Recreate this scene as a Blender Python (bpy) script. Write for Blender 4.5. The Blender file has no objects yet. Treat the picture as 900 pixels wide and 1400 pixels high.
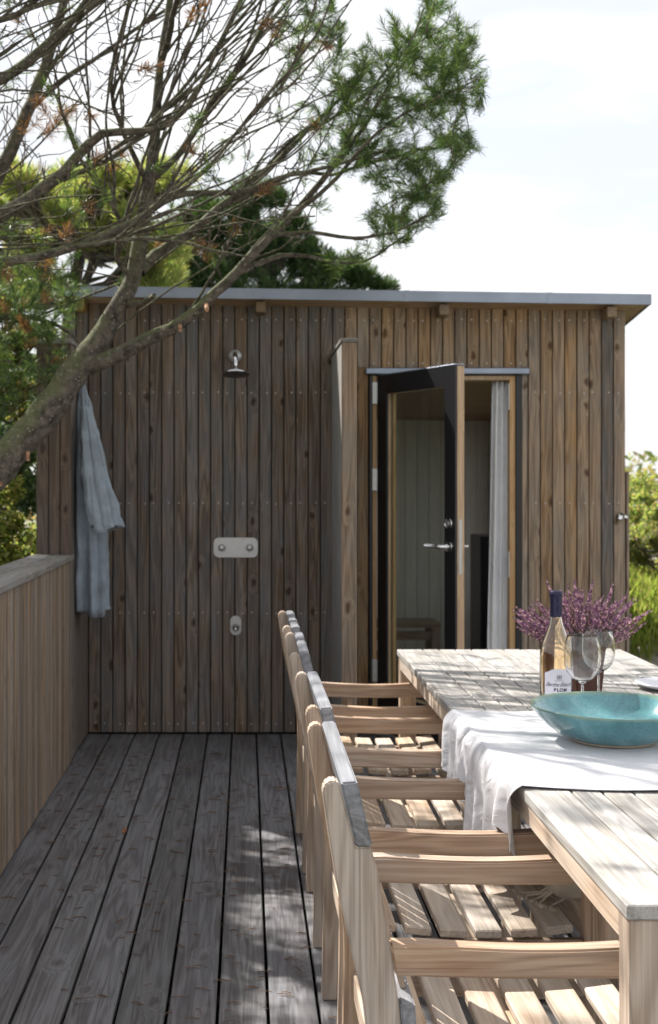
import bpy, bmesh, math, random
import numpy as np
from mathutils import Vector, Matrix, Euler, noise as mnoise
random.seed(7); np.random.seed(7)
rnd = random.Random(11)
sc = bpy.context.scene
PI = math.pi

# ------------------------------------------------------------------ camera, sky, sun
F = 1750.0            # focal length in photograph pixels (900 x 1400)
EYE = 1.44
cam_d = bpy.data.cameras.new("camera")
cam = bpy.data.objects.new("camera", cam_d); sc.collection.objects.link(cam)
cam.location = (0, 0, EYE); cam.rotation_euler = (PI/2, 0, 0)
cam_d.sensor_fit = 'VERTICAL'; cam_d.sensor_height = 36; cam_d.lens = F/1400*36
cam_d.shift_x = (450-335.5)/1400; cam_d.shift_y = -(700-657)/1400
cam_d.clip_start = 0.05; cam_d.clip_end = 2000
cam_d.dof.use_dof = True; cam_d.dof.focus_distance = 2.85
cam_d.dof.aperture_fstop = cam_d.lens/1000/0.0068
sc.camera = cam

SUN = Vector((-0.90, 1.0, 1.46)).normalized()      # towards the sun
sun_d = bpy.data.lights.new("sun", 'SUN'); sun_d.energy = 4.0; sun_d.angle = math.radians(0.53)
sun_d.color = (1.0, 0.95, 0.87)
sun = bpy.data.objects.new("sun", sun_d); sc.collection.objects.link(sun)
sun.rotation_euler = SUN.to_track_quat('Z', 'Y').to_euler(); sun.location = (-6, 8, 12)

w = bpy.data.worlds.new("World"); sc.world = w; w.use_nodes = True
wt = w.node_tree; wn = wt.nodes; wl = wt.links; wn.clear()
sky = wn.new('ShaderNodeTexSky'); sky.sky_type = 'NISHITA'; sky.sun_disc = False
sky.sun_elevation = math.asin(SUN.z); sky.sun_rotation = math.atan2(SUN.x, SUN.y)
sky.air_density = 1.0; sky.dust_density = 1.5
tc = wn.new('ShaderNodeTexCoord'); mp = wn.new('ShaderNodeMapping'); mp.inputs['Scale'].default_value = (1.3, 1.3, 4.5)
mp.inputs['Rotation'].default_value = (0, math.radians(-9), 0)
ns = wn.new('ShaderNodeTexNoise'); ns.inputs['Scale'].default_value = 2.2; ns.inputs['Detail'].default_value = 5; ns.inputs['Roughness'].default_value = .5
rp = wn.new('ShaderNodeValToRGB'); rp.color_ramp.elements[0].position = .33; rp.color_ramp.elements[1].position = .60
rp.color_ramp.elements[0].color = (.82, .82, .82, 1); rp.color_ramp.elements[1].color = (1, 1, 1, 1)
mx = wn.new('ShaderNodeMixRGB'); mx.inputs['Color2'].default_value = (4.9, 4.95, 5.0, 1)
bg = wn.new('ShaderNodeBackground'); bg.inputs['Strength'].default_value = 0.10
wo = wn.new('ShaderNodeOutputWorld')
wl.new(tc.outputs['Generated'], mp.inputs['Vector']); wl.new(mp.outputs['Vector'], ns.inputs['Vector'])
wl.new(ns.outputs['Fac'], rp.inputs['Fac']); wl.new(rp.outputs['Color'], mx.inputs['Fac'])
ns2 = wn.new('ShaderNodeTexNoise'); ns2.inputs['Scale'].default_value = 3.1; ns2.inputs['Detail'].default_value = 6; ns2.inputs['Distortion'].default_value = .4
cr = wn.new('ShaderNodeValToRGB'); cr.color_ramp.elements[0].position = .40; cr.color_ramp.elements[0].color = (3.78, 3.84, 3.95, 1); cr.color_ramp.elements[1].position = .58; cr.color_ramp.elements[1].color = (4.8, 4.8, 4.8, 1)
wl.new(mp.outputs['Vector'], ns2.inputs['Vector']); wl.new(ns2.outputs['Fac'], cr.inputs['Fac']); wl.new(cr.outputs['Color'], mx.inputs['Color2'])
wl.new(sky.outputs['Color'], mx.inputs['Color1']); wl.new(mx.outputs['Color'], bg.inputs['Color']); wl.new(bg.outputs['Background'], wo.inputs['Surface'])
sc.view_settings.view_transform = 'Standard'; sc.view_settings.look = 'None'
sc.view_settings.exposure = 1.34; sc.view_settings.gamma = 1.0
sc.cycles.max_bounces = 10; sc.cycles.transparent_max_bounces = 16; sc.cycles.transmission_bounces = 10
sc.cycles.sample_clamp_indirect = 6.0

# ------------------------------------------------------------------ helpers
def P(px, py, s):
    """photograph pixel + scale (pixels per metre there) -> world point"""
    return Vector(((px-335.5)/s, F/s, EYE-(py-657)/s))

def tag(o, label=None, cat=None, group=None, kind=None):
    if label: o['label'] = label
    if cat: o['category'] = cat
    if group: o['group'] = group
    if kind: o['kind'] = kind
    return o

def link(o, parent=None, world=True):
    sc.collection.objects.link(o)
    if parent is not None:
        o.parent = parent
        if world and parent.parent is None: o.location = Vector(o.location) - Vector(parent.location)
    return o

def thing(name, loc, label, cat, group=None, kind=None):
    o = bpy.data.objects.new(name, None); o.empty_display_size = .1
    sc.collection.objects.link(o); o.location = loc
    return tag(o, label, cat, group, kind)

def mesh(name, verts, faces, mats, smooth=False, parent=None, loc=(0,0,0), idx=None, world=True):
    me = bpy.data.meshes.new(name)
    me.from_pydata([tuple(v) for v in verts], [], faces)
    for m in (mats if isinstance(mats, (list, tuple)) else [mats]): me.materials.append(m)
    if idx is not None: me.polygons.foreach_set('material_index', idx)
    me.polygons.foreach_set('use_smooth', [smooth]*len(me.polygons))
    me.update()
    o = bpy.data.objects.new(name, me); o.location = loc
    return link(o, parent, world)

def fastmesh(name, V, Fc, mat, parent=None, smooth=False, idx=None):
    """V: (n,3) float array, Fc: (m,k) int array"""
    V = np.asarray(V, dtype=np.float32); Fc = np.asarray(Fc, dtype=np.int32); m, k = Fc.shape
    me = bpy.data.meshes.new(name)
    me.vertices.add(len(V)); me.vertices.foreach_set('co', V.ravel())
    me.loops.add(m*k); me.loops.foreach_set('vertex_index', Fc.ravel())
    me.polygons.add(m); me.polygons.foreach_set('loop_start', np.arange(0, m*k, k, dtype=np.int32))
    me.polygons.foreach_set('loop_total', np.full(m, k, dtype=np.int32))
    if smooth: me.polygons.foreach_set('use_smooth', np.ones(m, dtype=bool))
    for mm in (mat if isinstance(mat, (list, tuple)) else [mat]): me.materials.append(mm)
    if idx is not None: me.polygons.foreach_set('material_index', np.asarray(idx, dtype=np.int32))
    me.update(calc_edges=True)
    o = bpy.data.objects.new(name, me)
    return link(o, parent)

_box = {}
def boxmesh(dx, dy, dz, mat, bev=.002):
    key = (round(dx,4), round(dy,4), round(dz,4), mat.name, round(bev,4))
    if key in _box: return _box[key]
    bm = bmesh.new(); bmesh.ops.create_cube(bm, size=1)
    for v in bm.verts: v.co = Vector((v.co.x*dx, v.co.y*dy, v.co.z*dz))
    b = min(bev, dx*.3, dy*.3, dz*.3)
    if b > 0: bmesh.ops.bevel(bm, geom=list(bm.edges), offset=b, segments=1, affect='EDGES')
    me = bpy.data.meshes.new('block'); bm.to_mesh(me); bm.free(); me.materials.append(mat)
    _box[key] = me
    return me

def B(name, x0, x1, y0, y1, z0, z1, mat, parent=None, bev=.002, rot=None, world=True):
    o = bpy.data.objects.new(name, boxmesh(x1-x0, y1-y0, z1-z0, mat, bev))
    o.location = ((x0+x1)/2, (y0+y1)/2, (z0+z1)/2)
    if rot: o.rotation_euler = rot
    return link(o, parent, world)

def prism(name, poly, y0, y1, mat, parent=None, bev=.003, world=True, taper=None):
    """polygon in X-Z, extruded along Y"""
    bm = bmesh.new()
    a = [bm.verts.new((x, y0, z)) for x, z in poly]
    f = bm.faces.new(a)
    r = bmesh.ops.extrude_face_region(bm, geom=[f])
    for v in r['geom']:
        if isinstance(v, bmesh.types.BMVert): v.co.y = y1
    bmesh.ops.recalc_face_normals(bm, faces=bm.faces)
    if bev:
        es = [e for e in bm.edges if len(e.link_faces) == 2 and e.calc_face_angle(0) > .5]
        bmesh.ops.bevel(bm, geom=es, offset=bev, segments=2, affect='EDGES')
    me = bpy.data.meshes.new(name); bm.to_mesh(me); bm.free(); me.materials.append(mat)
    o = bpy.data.objects.new(name, me)
    return link(o, parent, world)

def lathe(name, prof, mat, seg=48, parent=None, loc=(0,0,0), smooth=True, idx=None, world=True, rot=None):
    V = []; Fc = []; n = len(prof)
    for i in range(seg):
        a = 2*PI*i/seg
        for r, z in prof: V.append((r*math.cos(a), r*math.sin(a), z))
    for i in range(seg):
        j = (i+1) % seg
        for k in range(n-1): Fc.append((i*n+k, j*n+k, j*n+k+1, i*n+k+1))
    bm = bmesh.new(); vs = [bm.verts.new(v) for v in V]
    mi = []
    for f in Fc:
        try: ff = bm.faces.new([vs[q] for q in f])
        except ValueError: continue
        ff.smooth = smooth
        if idx: ff.material_index = idx[f[0] % n]
    bmesh.ops.remove_doubles(bm, verts=bm.verts, dist=1e-6)
    bmesh.ops.recalc_face_normals(bm, faces=bm.faces)
    me = bpy.data.meshes.new(name); bm.to_mesh(me); bm.free()
    for m in (mat if isinstance(mat, (list, tuple)) else [mat]): me.materials.append(m)
    o = bpy.data.objects.new(name, me); o.location = loc
    if rot: o.rotation_euler = rot
    return link(o, parent, world)

def tubes(paths, sides=5):
    """paths: list of (points Nx3, radii N) -> V, quads"""
    VV = []; FF = []; base = 0
    ang = np.linspace(0, 2*PI, sides, endpoint=False)
    for pts, rad in paths:
        pts = np.asarray(pts, float); rad = np.asarray(rad, float); n = len(pts)
        if n < 2: continue
        t = np.gradient(pts, axis=0); t /= (np.linalg.norm(t, axis=1, keepdims=True)+1e-9)
        up = np.array([.31, .2, .93]); 
        if abs(np.dot(t[0], up)) > .95: up = np.array([1., 0, 0])
        u = np.cross(t, up); u /= (np.linalg.norm(u, axis=1, keepdims=True)+1e-9)
        v = np.cross(t, u)
        ring = pts[:, None, :] + rad[:, None, None]*(np.cos(ang)[None, :, None]*u[:, None, :] + np.sin(ang)[None, :, None]*v[:, None, :])
        VV.append(ring.reshape(-1, 3))
        i = np.arange(n-1)[:, None]*sides; j = np.arange(sides)[None, :]; j2 = (j+1) % sides
        FF.append(np.stack([i+j, i+j2, i+sides+j2, i+sides+j], -1).reshape(-1, 4)+base)
        base += n*sides
    return np.concatenate(VV), np.concatenate(FF)

def tube(name, pts, r, mat, parent=None, sides=12, world=True, caps=True):
    pts = [Vector(p) for p in pts]; rad = r if hasattr(r, '__len__') else [r]*len(pts)
    V, Q = tubes([(np.array(pts), np.array(rad))], sides)
    faces = [tuple(q) for q in Q.tolist()]
    if caps:
        faces.append(tuple(range(sides))); n = len(pts); faces.append(tuple(range((n-1)*sides, n*sides))[::-1])
    return mesh(name, V.tolist(), faces, mat, True, parent, world=world)

# ------------------------------------------------------------------ materials
def mat_base(name):
    m = bpy.data.materials.new(name); m.use_nodes = True
    return m, m.node_tree.nodes, m.node_tree.links, m.node_tree.nodes['Principled BSDF']

def simple(name, col, rough=.6, metal=0, noise=.12, nscale=30, bump=0, coat=0, **kw):
    m, N, L, p = mat_base(name)
    p.inputs['Roughness'].default_value = rough; p.inputs['Metallic'].default_value = metal
    if coat: p.inputs['Coat Weight'].default_value = coat
    t = N.new('ShaderNodeTexCoord'); n = N.new('ShaderNodeTexNoise'); n.inputs['Scale'].default_value = nscale; n.inputs['Detail'].default_value = 5
    L.new(t.outputs['Object'], n.inputs['Vector'])
    r = N.new('ShaderNodeValToRGB'); r.color_ramp.elements[0].position = .3; r.color_ramp.elements[1].position = .7
    r.color_ramp.elements[0].color = (*[c*(1-noise) for c in col], 1); r.color_ramp.elements[1].color = (*[min(1, c*(1+noise)) for c in col], 1)
    L.new(n.outputs['Fac'], r.inputs['Fac']); L.new(r.outputs['Color'], p.inputs['Base Color'])
    if bump:
        b = N.new('ShaderNodeBump'); b.inputs['Strength'].default_value = bump; b.inputs['Distance'].default_value = .004
        L.new(n.outputs['Fac'], b.inputs['Height']); L.new(b.outputs['Normal'], p.inputs['Normal'])
    return m

def wood(name, dark, mid, light, grey, axis='Z', grey_amt=.5, knot=.8, rough=.7, bands=26, fibre=1.0, tint=.22, knot_len=.16, knot_w=.085, bump=.35, spec=.3, huegrey=None, contrast=1.0):
    """weathered board: fibres along axis, growth bands, knots, grey patches, every board different"""
    m, N, L, p = mat_base(name)
    p.inputs['Roughness'].default_value = rough; p.inputs['Specular IOR Level'].default_value = spec
    tcn = N.new('ShaderNodeTexCoord'); oi = N.new('ShaderNodeObjectInfo')
    sc3 = N.new('ShaderNodeCombineXYZ')
    for i, k in enumerate((41.3, 27.7, 63.1)):
        mm = N.new('ShaderNodeMath'); mm.operation = 'MULTIPLY'; mm.inputs[1].default_value = k
        L.new(oi.outputs['Random'], mm.inputs[0]); L.new(mm.outputs[0], sc3.inputs[i])
    add = N.new('ShaderNodeVectorMath'); add.operation = 'ADD'
    L.new(tcn.outputs['Object'], add.inputs[0]); L.new(sc3.outputs[0], add.inputs[1])
    ai = 'XYZ'.index(axis)
    def mapped(al, ac):
        mpn = N.new('ShaderNodeMapping'); v = [ac]*3; v[ai] = al; mpn.inputs['Scale'].default_value = v
        L.new(add.outputs[0], mpn.inputs['Vector']); return mpn
    # knots: a few cells of a 2-D cell pattern in the face of the board
    sp = N.new('ShaderNodeSeparateXYZ'); L.new(add.outputs[0], sp.inputs[0])
    oth = [i for i in range(3) if i != ai]
    sm_ = N.new('ShaderNodeMath'); sm_.operation = 'ADD'; L.new(sp.outputs[oth[0]], sm_.inputs[0]); L.new(sp.outputs[oth[1]], sm_.inputs[1])
    def scl(o, k):
        q = N.new('ShaderNodeMath'); q.operation = 'MULTIPLY'; q.inputs[1].default_value = k; L.new(o, q.inputs[0]); return q.outputs[0]
    kv = N.new('ShaderNodeCombineXYZ'); L.new(scl(sm_.outputs[0], 1/knot_w), kv.inputs[0]); L.new(scl(sp.outputs[ai], 1/knot_len), kv.inputs[1])
    vor = N.new('ShaderNodeTexVoronoi'); vor.voronoi_dimensions = '2D'; vor.inputs['Scale'].default_value = 1; vor.inputs['Randomness'].default_value = .8
    kn = N.new('ShaderNodeTexNoise'); kn.inputs['Scale'].default_value = 3.5; kn.inputs['Detail'].default_value = 3; L.new(kv.outputs[0], kn.inputs['Vector'])
    kd = N.new('ShaderNodeVectorMath'); kd.operation = 'MULTIPLY_ADD'; kd.inputs[1].default_value = (.32, .32, 0); L.new(kn.outputs['Color'], kd.inputs[0]); L.new(kv.outputs[0], kd.inputs[2])
    L.new(kd.outputs[0], vor.inputs['Vector'])
    vs_ = N.new('ShaderNodeSeparateColor'); L.new(vor.outputs['Color'], vs_.inputs[0])
    keep = N.new('ShaderNodeMath'); keep.operation = 'GREATER_THAN'; keep.inputs[1].default_value = .83 if knot > 0 else 2.0; L.new(vs_.outputs[0], keep.inputs[0])
    kr0 = N.new('ShaderNodeMapRange'); kr0.inputs['From Min'].default_value = .06; kr0.inputs['From Max'].default_value = .24
    kr0.inputs['To Min'].default_value = 1; kr0.inputs['To Max'].default_value = 0; kr0.interpolation_type = 'SMOOTHSTEP'
    L.new(vor.outputs['Distance'], kr0.inputs['Value'])
    kr = N.new('ShaderNodeMath'); kr.operation = 'MULTIPLY'; L.new(kr0.outputs[0], kr.inputs[0]); L.new(keep.outputs[0], kr.inputs[1])
    kh0 = N.new('ShaderNodeMapRange'); kh0.inputs['From Min'].default_value = .05; kh0.inputs['From Max'].default_value = .48; kh0.interpolation_type = 'SMOOTHSTEP'
    kh0.inputs['To Min'].default_value = 1; kh0.inputs['To Max'].default_value = 0
    L.new(vor.outputs['Distance'], kh0.inputs['Value'])
    kh = N.new('ShaderNodeMath'); kh.operation = 'MULTIPLY'; L.new(kh0.outputs[0], kh.inputs[0]); L.new(keep.outputs[0], kh.inputs[1])
    # growth bands, pushed aside by knots
    md = mapped(.9, 9)
    nd = N.new('ShaderNodeTexNoise'); nd.inputs['Scale'].default_value = 1.6; nd.inputs['Detail'].default_value = 2
    L.new(md.outputs[0], nd.inputs['Vector'])
    mb = mapped(1.1, bands)
    nb = N.new('ShaderNodeTexNoise'); nb.inputs['Scale'].default_value = 1.0; nb.inputs['Detail'].default_value = 2; nb.inputs['Distortion'].default_value = .6
    dsp = N.new('ShaderNodeVectorMath'); dsp.operation = 'MULTIPLY_ADD'
    cmb = N.new('ShaderNodeCombineXYZ')
    for i in range(3):
        if i != ai: L.new(kh.outputs[0], cmb.inputs[i])
    L.new(cmb.outputs[0], dsp.inputs[0]); dsp.inputs[1].default_value = (1.6, 1.6, 1.6); L.new(mb.outputs[0], dsp.inputs[2])
    L.new(dsp.outputs[0], nb.inputs['Vector'])
    ring = N.new('ShaderNodeMath'); ring.operation = 'MULTIPLY'; ring.inputs[1].default_value = 9
    L.new(nb.outputs['Fac'], ring.inputs[0])
    rs = N.new('ShaderNodeMath'); rs.operation = 'SINE'; 
    r6 = N.new('ShaderNodeMath'); r6.operation = 'MULTIPLY'; r6.inputs[1].default_value = 4.5
    L.new(ring.outputs[0], r6.inputs[0]); L.new(r6.outputs[0], rs.inputs[0])
    # fibre
    mf = mapped(3.2, 260*fibre)
    nf = N.new('ShaderNodeTexNoise'); nf.inputs['Scale'].default_value = 1; nf.inputs['Detail'].default_value = 4; nf.inputs['Roughness'].default_value = .65
    L.new(mf.outputs[0], nf.inputs['Vector'])
    # patches of grey weathering
    mg = mapped(2.2, 8)
    ng = N.new('ShaderNodeTexNoise'); ng.inputs['Scale'].default_value = 1; ng.inputs['Detail'].default_value = 6; ng.inputs['Roughness'].default_value = .62
    L.new(mg.outputs[0], ng.inputs['Vector'])
    base = N.new('ShaderNodeValToRGB'); e = base.color_ramp.elements
    e[0].position = .22; e[0].color = (*dark, 1); e[1].position = .80; e[1].color = (*light, 1)
    em = base.color_ramp.elements.new(.5); em.color = (*mid, 1)
    s1 = N.new('ShaderNodeMath'); s1.operation = 'MULTIPLY_ADD'; s1.inputs[1].default_value = .11*contrast; s1.inputs[2].default_value = .0
    L.new(rs.outputs[0], s1.inputs[0])
    s2 = N.new('ShaderNodeMath'); s2.operation = 'MULTIPLY_ADD'; s2.inputs[1].default_value = .75; L.new(nf.outputs['Fac'], s2.inputs[0]); L.new(s1.outputs[0], s2.inputs[2])
    s3 = N.new('ShaderNodeMath'); s3.operation = 'MULTIPLY_ADD'; s3.inputs[1].default_value = .42; L.new(ng.outputs['Fac'], s3.inputs[0]); 
    s4 = N.new('ShaderNodeMath'); s4.operation = 'ADD'; s4.inputs[1].default_value = -.09; L.new(s2.outputs[0], s4.inputs[0]); L.new(s4.outputs[0], s3.inputs[2])
    L.new(s3.outputs[0], base.inputs['Fac'])
    gr = N.new('ShaderNodeMapRange'); gr.inputs['From Min'].default_value = .38; gr.inputs['From Max'].default_value = .62
    gr.inputs['To Max'].default_value = min(1, grey_amt*1.6)
    L.new(ng.outputs['Fac'], gr.inputs['Value'])
    gcol = N.new('ShaderNodeMixRGB'); gcol.blend_type = 'MULTIPLY'; gcol.inputs['Fac'].default_value = .8; gcol.inputs['Color1'].default_value = (*grey, 1)
    gm = N.new('ShaderNodeMapRange'); gm.inputs['From Min'].default_value = .2; gm.inputs['From Max'].default_value = .8; gm.inputs['To Min'].default_value = .5; gm.inputs['To Max'].default_value = 1.35
    L.new(s2.outputs[0], gm.inputs['Value']); L.new(gm.outputs[0], gcol.inputs['Color2'])
    mg1 = N.new('ShaderNodeMixRGB'); L.new(gr.outputs[0], mg1.inputs['Fac']); L.new(base.outputs['Color'], mg1.inputs['Color1']); L.new(gcol.outputs[0], mg1.inputs['Color2'])
    mk1 = N.new('ShaderNodeMixRGB'); kf = N.new('ShaderNodeMath'); kf.operation = 'MULTIPLY'; kf.inputs[1].default_value = knot
    L.new(kr.outputs[0], kf.inputs[0]); L.new(kf.outputs[0], mk1.inputs['Fac'])
    mk1.inputs['Color2'].default_value = (dark[0]*.55, dark[1]*.45, dark[2]*.4, 1)
    halo = N.new('ShaderNodeMixRGB'); hf = N.new('ShaderNodeMath'); hf.operation = 'MULTIPLY'; hf.inputs[1].default_value = .22
    L.new(kh.outputs[0], hf.inputs[0]); L.new(hf.outputs[0], halo.inputs['Fac']); L.new(mg1.outputs[0], halo.inputs['Color1']); halo.inputs['Color2'].default_value = (*light, 1)
    L.new(halo.outputs[0], mk1.inputs['Color1'])
    hv = N.new('ShaderNodeHueSaturation'); tv = N.new('ShaderNodeMapRange'); tv.inputs['To Min'].default_value = 1-tint; tv.inputs['To Max'].default_value = 1+tint
    L.new(oi.outputs['Random'], tv.inputs['Value']); L.new(tv.outputs[0], hv.inputs['Value']); L.new(mk1.outputs[0], hv.inputs['Color'])
    fr = N.new('ShaderNodeMath'); fr.operation = 'MULTIPLY'; fr.inputs[1].default_value = 17.3; L.new(oi.outputs['Random'], fr.inputs[0])
    fr2 = N.new('ShaderNodeMath'); fr2.operation = 'FRACT'; L.new(fr.outputs[0], fr2.inputs[0])
    ts = N.new('ShaderNodeMapRange'); ts.inputs['To Min'].default_value = .75; ts.inputs['To Max'].default_value = 1.2
    L.new(fr2.outputs[0], ts.inputs['Value']); L.new(ts.outputs[0], hv.inputs['Saturation'])
    L.new(hv.outputs[0], p.inputs['Base Color'])
    bp = N.new('ShaderNodeBump'); bp.inputs['Strength'].default_value = bump; bp.inputs['Distance'].default_value = .0015
    L.new(s2.outputs[0], bp.inputs['Height']); L.new(bp.outputs['Normal'], p.inputs['Normal'])
    return m

def leafy(name, cols, trans=.5, rough=.55):
    """foliage: colour varies by leaf, part of the light passes through"""
    m, N, L, p = mat_base(name)
    g = N.new('ShaderNodeNewGeometry')
    r = N.new('ShaderNodeValToRGB'); r.color_ramp.interpolation = 'LINEAR'
    els = r.color_ramp.elements
    while len(els) < len(cols): els.new(.5)
    for i, c in enumerate(cols): els[i].position = i/(len(cols)-1); els[i].color = (*c, 1)
    L.new(g.outputs['Random Per Island'], r.inputs['Fac'])
    p.inputs['Roughness'].default_value = rough; L.new(r.outputs['Color'], p.inputs['Base Color'])
    tr = N.new('ShaderNodeBsdfTranslucent'); mu = N.new('ShaderNodeMixRGB'); mu.blend_type = 'MULTIPLY'; mu.inputs['Fac'].default_value = 1
    mu.inputs['Color2'].default_value = (1.9, 1.9, 1.2, 1); L.new(r.outputs['Color'], mu.inputs['Color1']); L.new(mu.outputs[0], tr.inputs['Color'])
    ms = N.new('ShaderNodeMixShader'); ms.inputs['Fac'].default_value = trans
    L.new(p.outputs[0], ms.inputs[1]); L.new(tr.outputs[0], ms.inputs[2]); L.new(ms.outputs[0], N['Material Output'].inputs['Surface'])
    return m

M = {}
M['wall'] = wood('weathered pine cladding', (.072, .052, .040), (.190, .140, .102), (.335, .255, .19), (.188, .178, .176), 'Z', .66, .9, .75, bands=22, tint=.15, contrast=1.1)  # weathered grey, also kept dark for the shade on the left wall
M['wall_brown'] = wood('brown stained pine', (.055, .032, .022), (.125, .078, .052), (.20, .13, .09), (.12, .10, .09), 'Z', .4, .8, .7, bands=18, tint=.12, contrast=1.1)
M['wall_lit'] = wood('pine cladding in lit tone', (.130, .078, .042), (.34, .225, .135), (.48, .34, .21), (.235, .205, .175), 'Z', .45, .9, .75, bands=18, tint=.14, contrast=1.1)  # same cladding painted lighter and warmer for the open-sky right side
M['fin'] = wood('silver grey screen boards', (.22, .20, .18), (.34, .325, .31), (.46, .45, .43), (.38, .38, .385), 'Z', .7, .5, .6, bands=16, tint=.08, contrast=.8)
M['soffit'] = wood('soffit pine', (.16, .095, .045), (.32, .2, .10), (.42, .28, .16), (.3, .23, .16), 'X', .25, .5, .7, bands=14)
M['rafter'] = wood('rafter pine', (.14, .085, .04), (.28, .18, .09), (.36, .24, .13), (.28, .22, .15), 'Y', .3, .5, .7)
M['deck'] = wood('grey decking', (.060, .056, .058), (.128, .122, .128), (.22, .215, .225), (.185, .185, .20), 'Y', .8, .5, .50, bands=22, tint=.20, knot_len=.22, knot_w=.11, bump=.6, spec=.5, contrast=1.3)
M['slat'] = wood('parapet slat pine', (.125, .084, .056), (.255, .180, .122), (.36, .265, .185), (.245, .215, .185), 'Z', .5, .4, .75, tint=.25)
M['cap'] = wood('grey capping board', (.12, .105, .09), (.23, .21, .19), (.32, .30, .27), (.27, .265, .26), 'Y', .7, .5, .7)
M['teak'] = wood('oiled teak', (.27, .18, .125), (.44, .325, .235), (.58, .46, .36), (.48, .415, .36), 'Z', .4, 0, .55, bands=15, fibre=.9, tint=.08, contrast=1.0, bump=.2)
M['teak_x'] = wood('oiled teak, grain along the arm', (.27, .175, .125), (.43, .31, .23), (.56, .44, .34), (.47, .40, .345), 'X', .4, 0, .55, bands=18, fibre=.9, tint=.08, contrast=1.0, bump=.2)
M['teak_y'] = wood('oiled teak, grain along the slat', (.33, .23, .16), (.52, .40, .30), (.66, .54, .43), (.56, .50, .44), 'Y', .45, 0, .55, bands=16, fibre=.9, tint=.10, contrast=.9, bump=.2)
M['teak_grey'] = wood('silvered teak', (.23, .21, .19), (.37, .35, .325), (.50, .475, .45), (.42, .41, .40), 'Y', .6, 0, .6, bands=14, fibre=.9, tint=.10, contrast=1.0, bump=.25)
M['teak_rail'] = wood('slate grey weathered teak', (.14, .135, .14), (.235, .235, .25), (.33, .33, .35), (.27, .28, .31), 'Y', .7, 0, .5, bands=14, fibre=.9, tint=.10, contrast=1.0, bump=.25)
M['doorwood'] = wood('door pine', (.34, .20, .10), (.50, .32, .17), (.60, .42, .25), (.52, .38, .24), 'Z', .2, .1, .45, bands=14, tint=.05)
M['inner'] = wood('painted inner boards', (.66, .65, .62), (.74, .73, .70), (.80, .79, .76), (.76, .76, .74), 'Z', .3, .05, .6, tint=.05)
M['ceil'] = wood('ceiling ply', (.20, .125, .075), (.33, .21, .13), (.40, .27, .18), (.36, .27, .2), 'X', .2, .3, .6)
M['zinc'] = simple('zinc flashing', (.30, .34, .42), .45, .75, .10, 6)
M['steel'] = simple('brushed steel', (.50, .50, .50), .40, .65, .06, 40)
M['chrome'] = simple('polished chrome', (.75, .75, .76), .12, 1, .03, 20)
M['darksteel'] = simple('dark shower rose', (.12, .11, .11), .4, .7, .1, 60)
M['black'] = simple('black powder coat', (.012, .012, .015), .38, 0, .2, 50)
M['felt'] = simple('black roofing felt', (.012, .011, .010), .9, 0, .3, 30)
M['linen'] = None

def fabric(name, col, var=.08, weave=900, rough=.9, trans=0.12, sheen=.3, bump=.25):
    m, N, L, p = mat_base(name)
    t = N.new('ShaderNodeTexCoord'); n = N.new('ShaderNodeTexNoise'); n.inputs['Scale'].default_value = 9; n.inputs['Detail'].default_value = 6
    n2 = N.new('ShaderNodeTexNoise'); n2.inputs['Scale'].default_value = weave; n2.inputs['Detail'].default_value = 2
    L.new(t.outputs['Object'], n.inputs['Vector']); L.new(t.outputs['Object'], n2.inputs['Vector'])
    r = N.new('ShaderNodeValToRGB'); r.color_ramp.elements[0].position = .3; r.color_ramp.elements[1].position = .7
    r.color_ramp.elements[0].color = (*[c*(1-var) for c in col], 1); r.color_ramp.elements[1].color = (*[min(1, c*(1+var)) for c in col], 1)
    L.new(n.outputs['Fac'], r.inputs['Fac']); L.new(r.outputs['Color'], p.inputs['Base Color'])
    p.inputs['Roughness'].default_value = rough; p.inputs['Sheen Weight'].default_value = sheen
    b = N.new('ShaderNodeBump'); b.inputs['Strength'].default_value = bump; b.inputs['Distance'].default_value = .0006
    L.new(n2.outputs['Fac'], b.inputs['Height']); L.new(b.outputs['Normal'], p.inputs['Normal'])
    n3 = N.new('ShaderNodeTexNoise'); n3.inputs['Scale'].default_value = 10; n3.inputs['Detail'].default_value = 4; n3.inputs['Distortion'].default_value = 1.6; L.new(t.outputs['Object'], n3.inputs['Vector'])
    b3 = N.new('ShaderNodeBump'); b3.inputs['Strength'].default_value = .8; b3.inputs['Distance'].default_value = .016; L.new(n3.outputs['Fac'], b3.inputs['Height']); L.new(b3.outputs['Normal'], b.inputs['Normal'])
    tr = N.new('ShaderNodeBsdfTranslucent'); L.new(r.outputs['Color'], tr.inputs['Color'])
    ms = N.new('ShaderNodeMixShader'); ms.inputs['Fac'].default_value = trans
    L.new(p.outputs[0], ms.inputs[1]); L.new(tr.outputs[0], ms.inputs[2]); L.new(ms.outputs[0], N['Material Output'].inputs['Surface'])
    return m
M['cloth'] = fabric('white linen', (.69, .69, .73), .03, 700)
M['robe'] = fabric('blue grey linen', (.28, .33, .39), .20, 500, trans=.05)
M['robe_light'] = fabric('pale towelling', (.36, .405, .45), .14, 400, trans=.05)
M['curtain'] = fabric('white curtain', (.86, .87, .90), .02, 500, trans=.12)
M['cushion'] = fabric('cream cotton', (.66, .60, .52), .05, 500)

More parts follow.
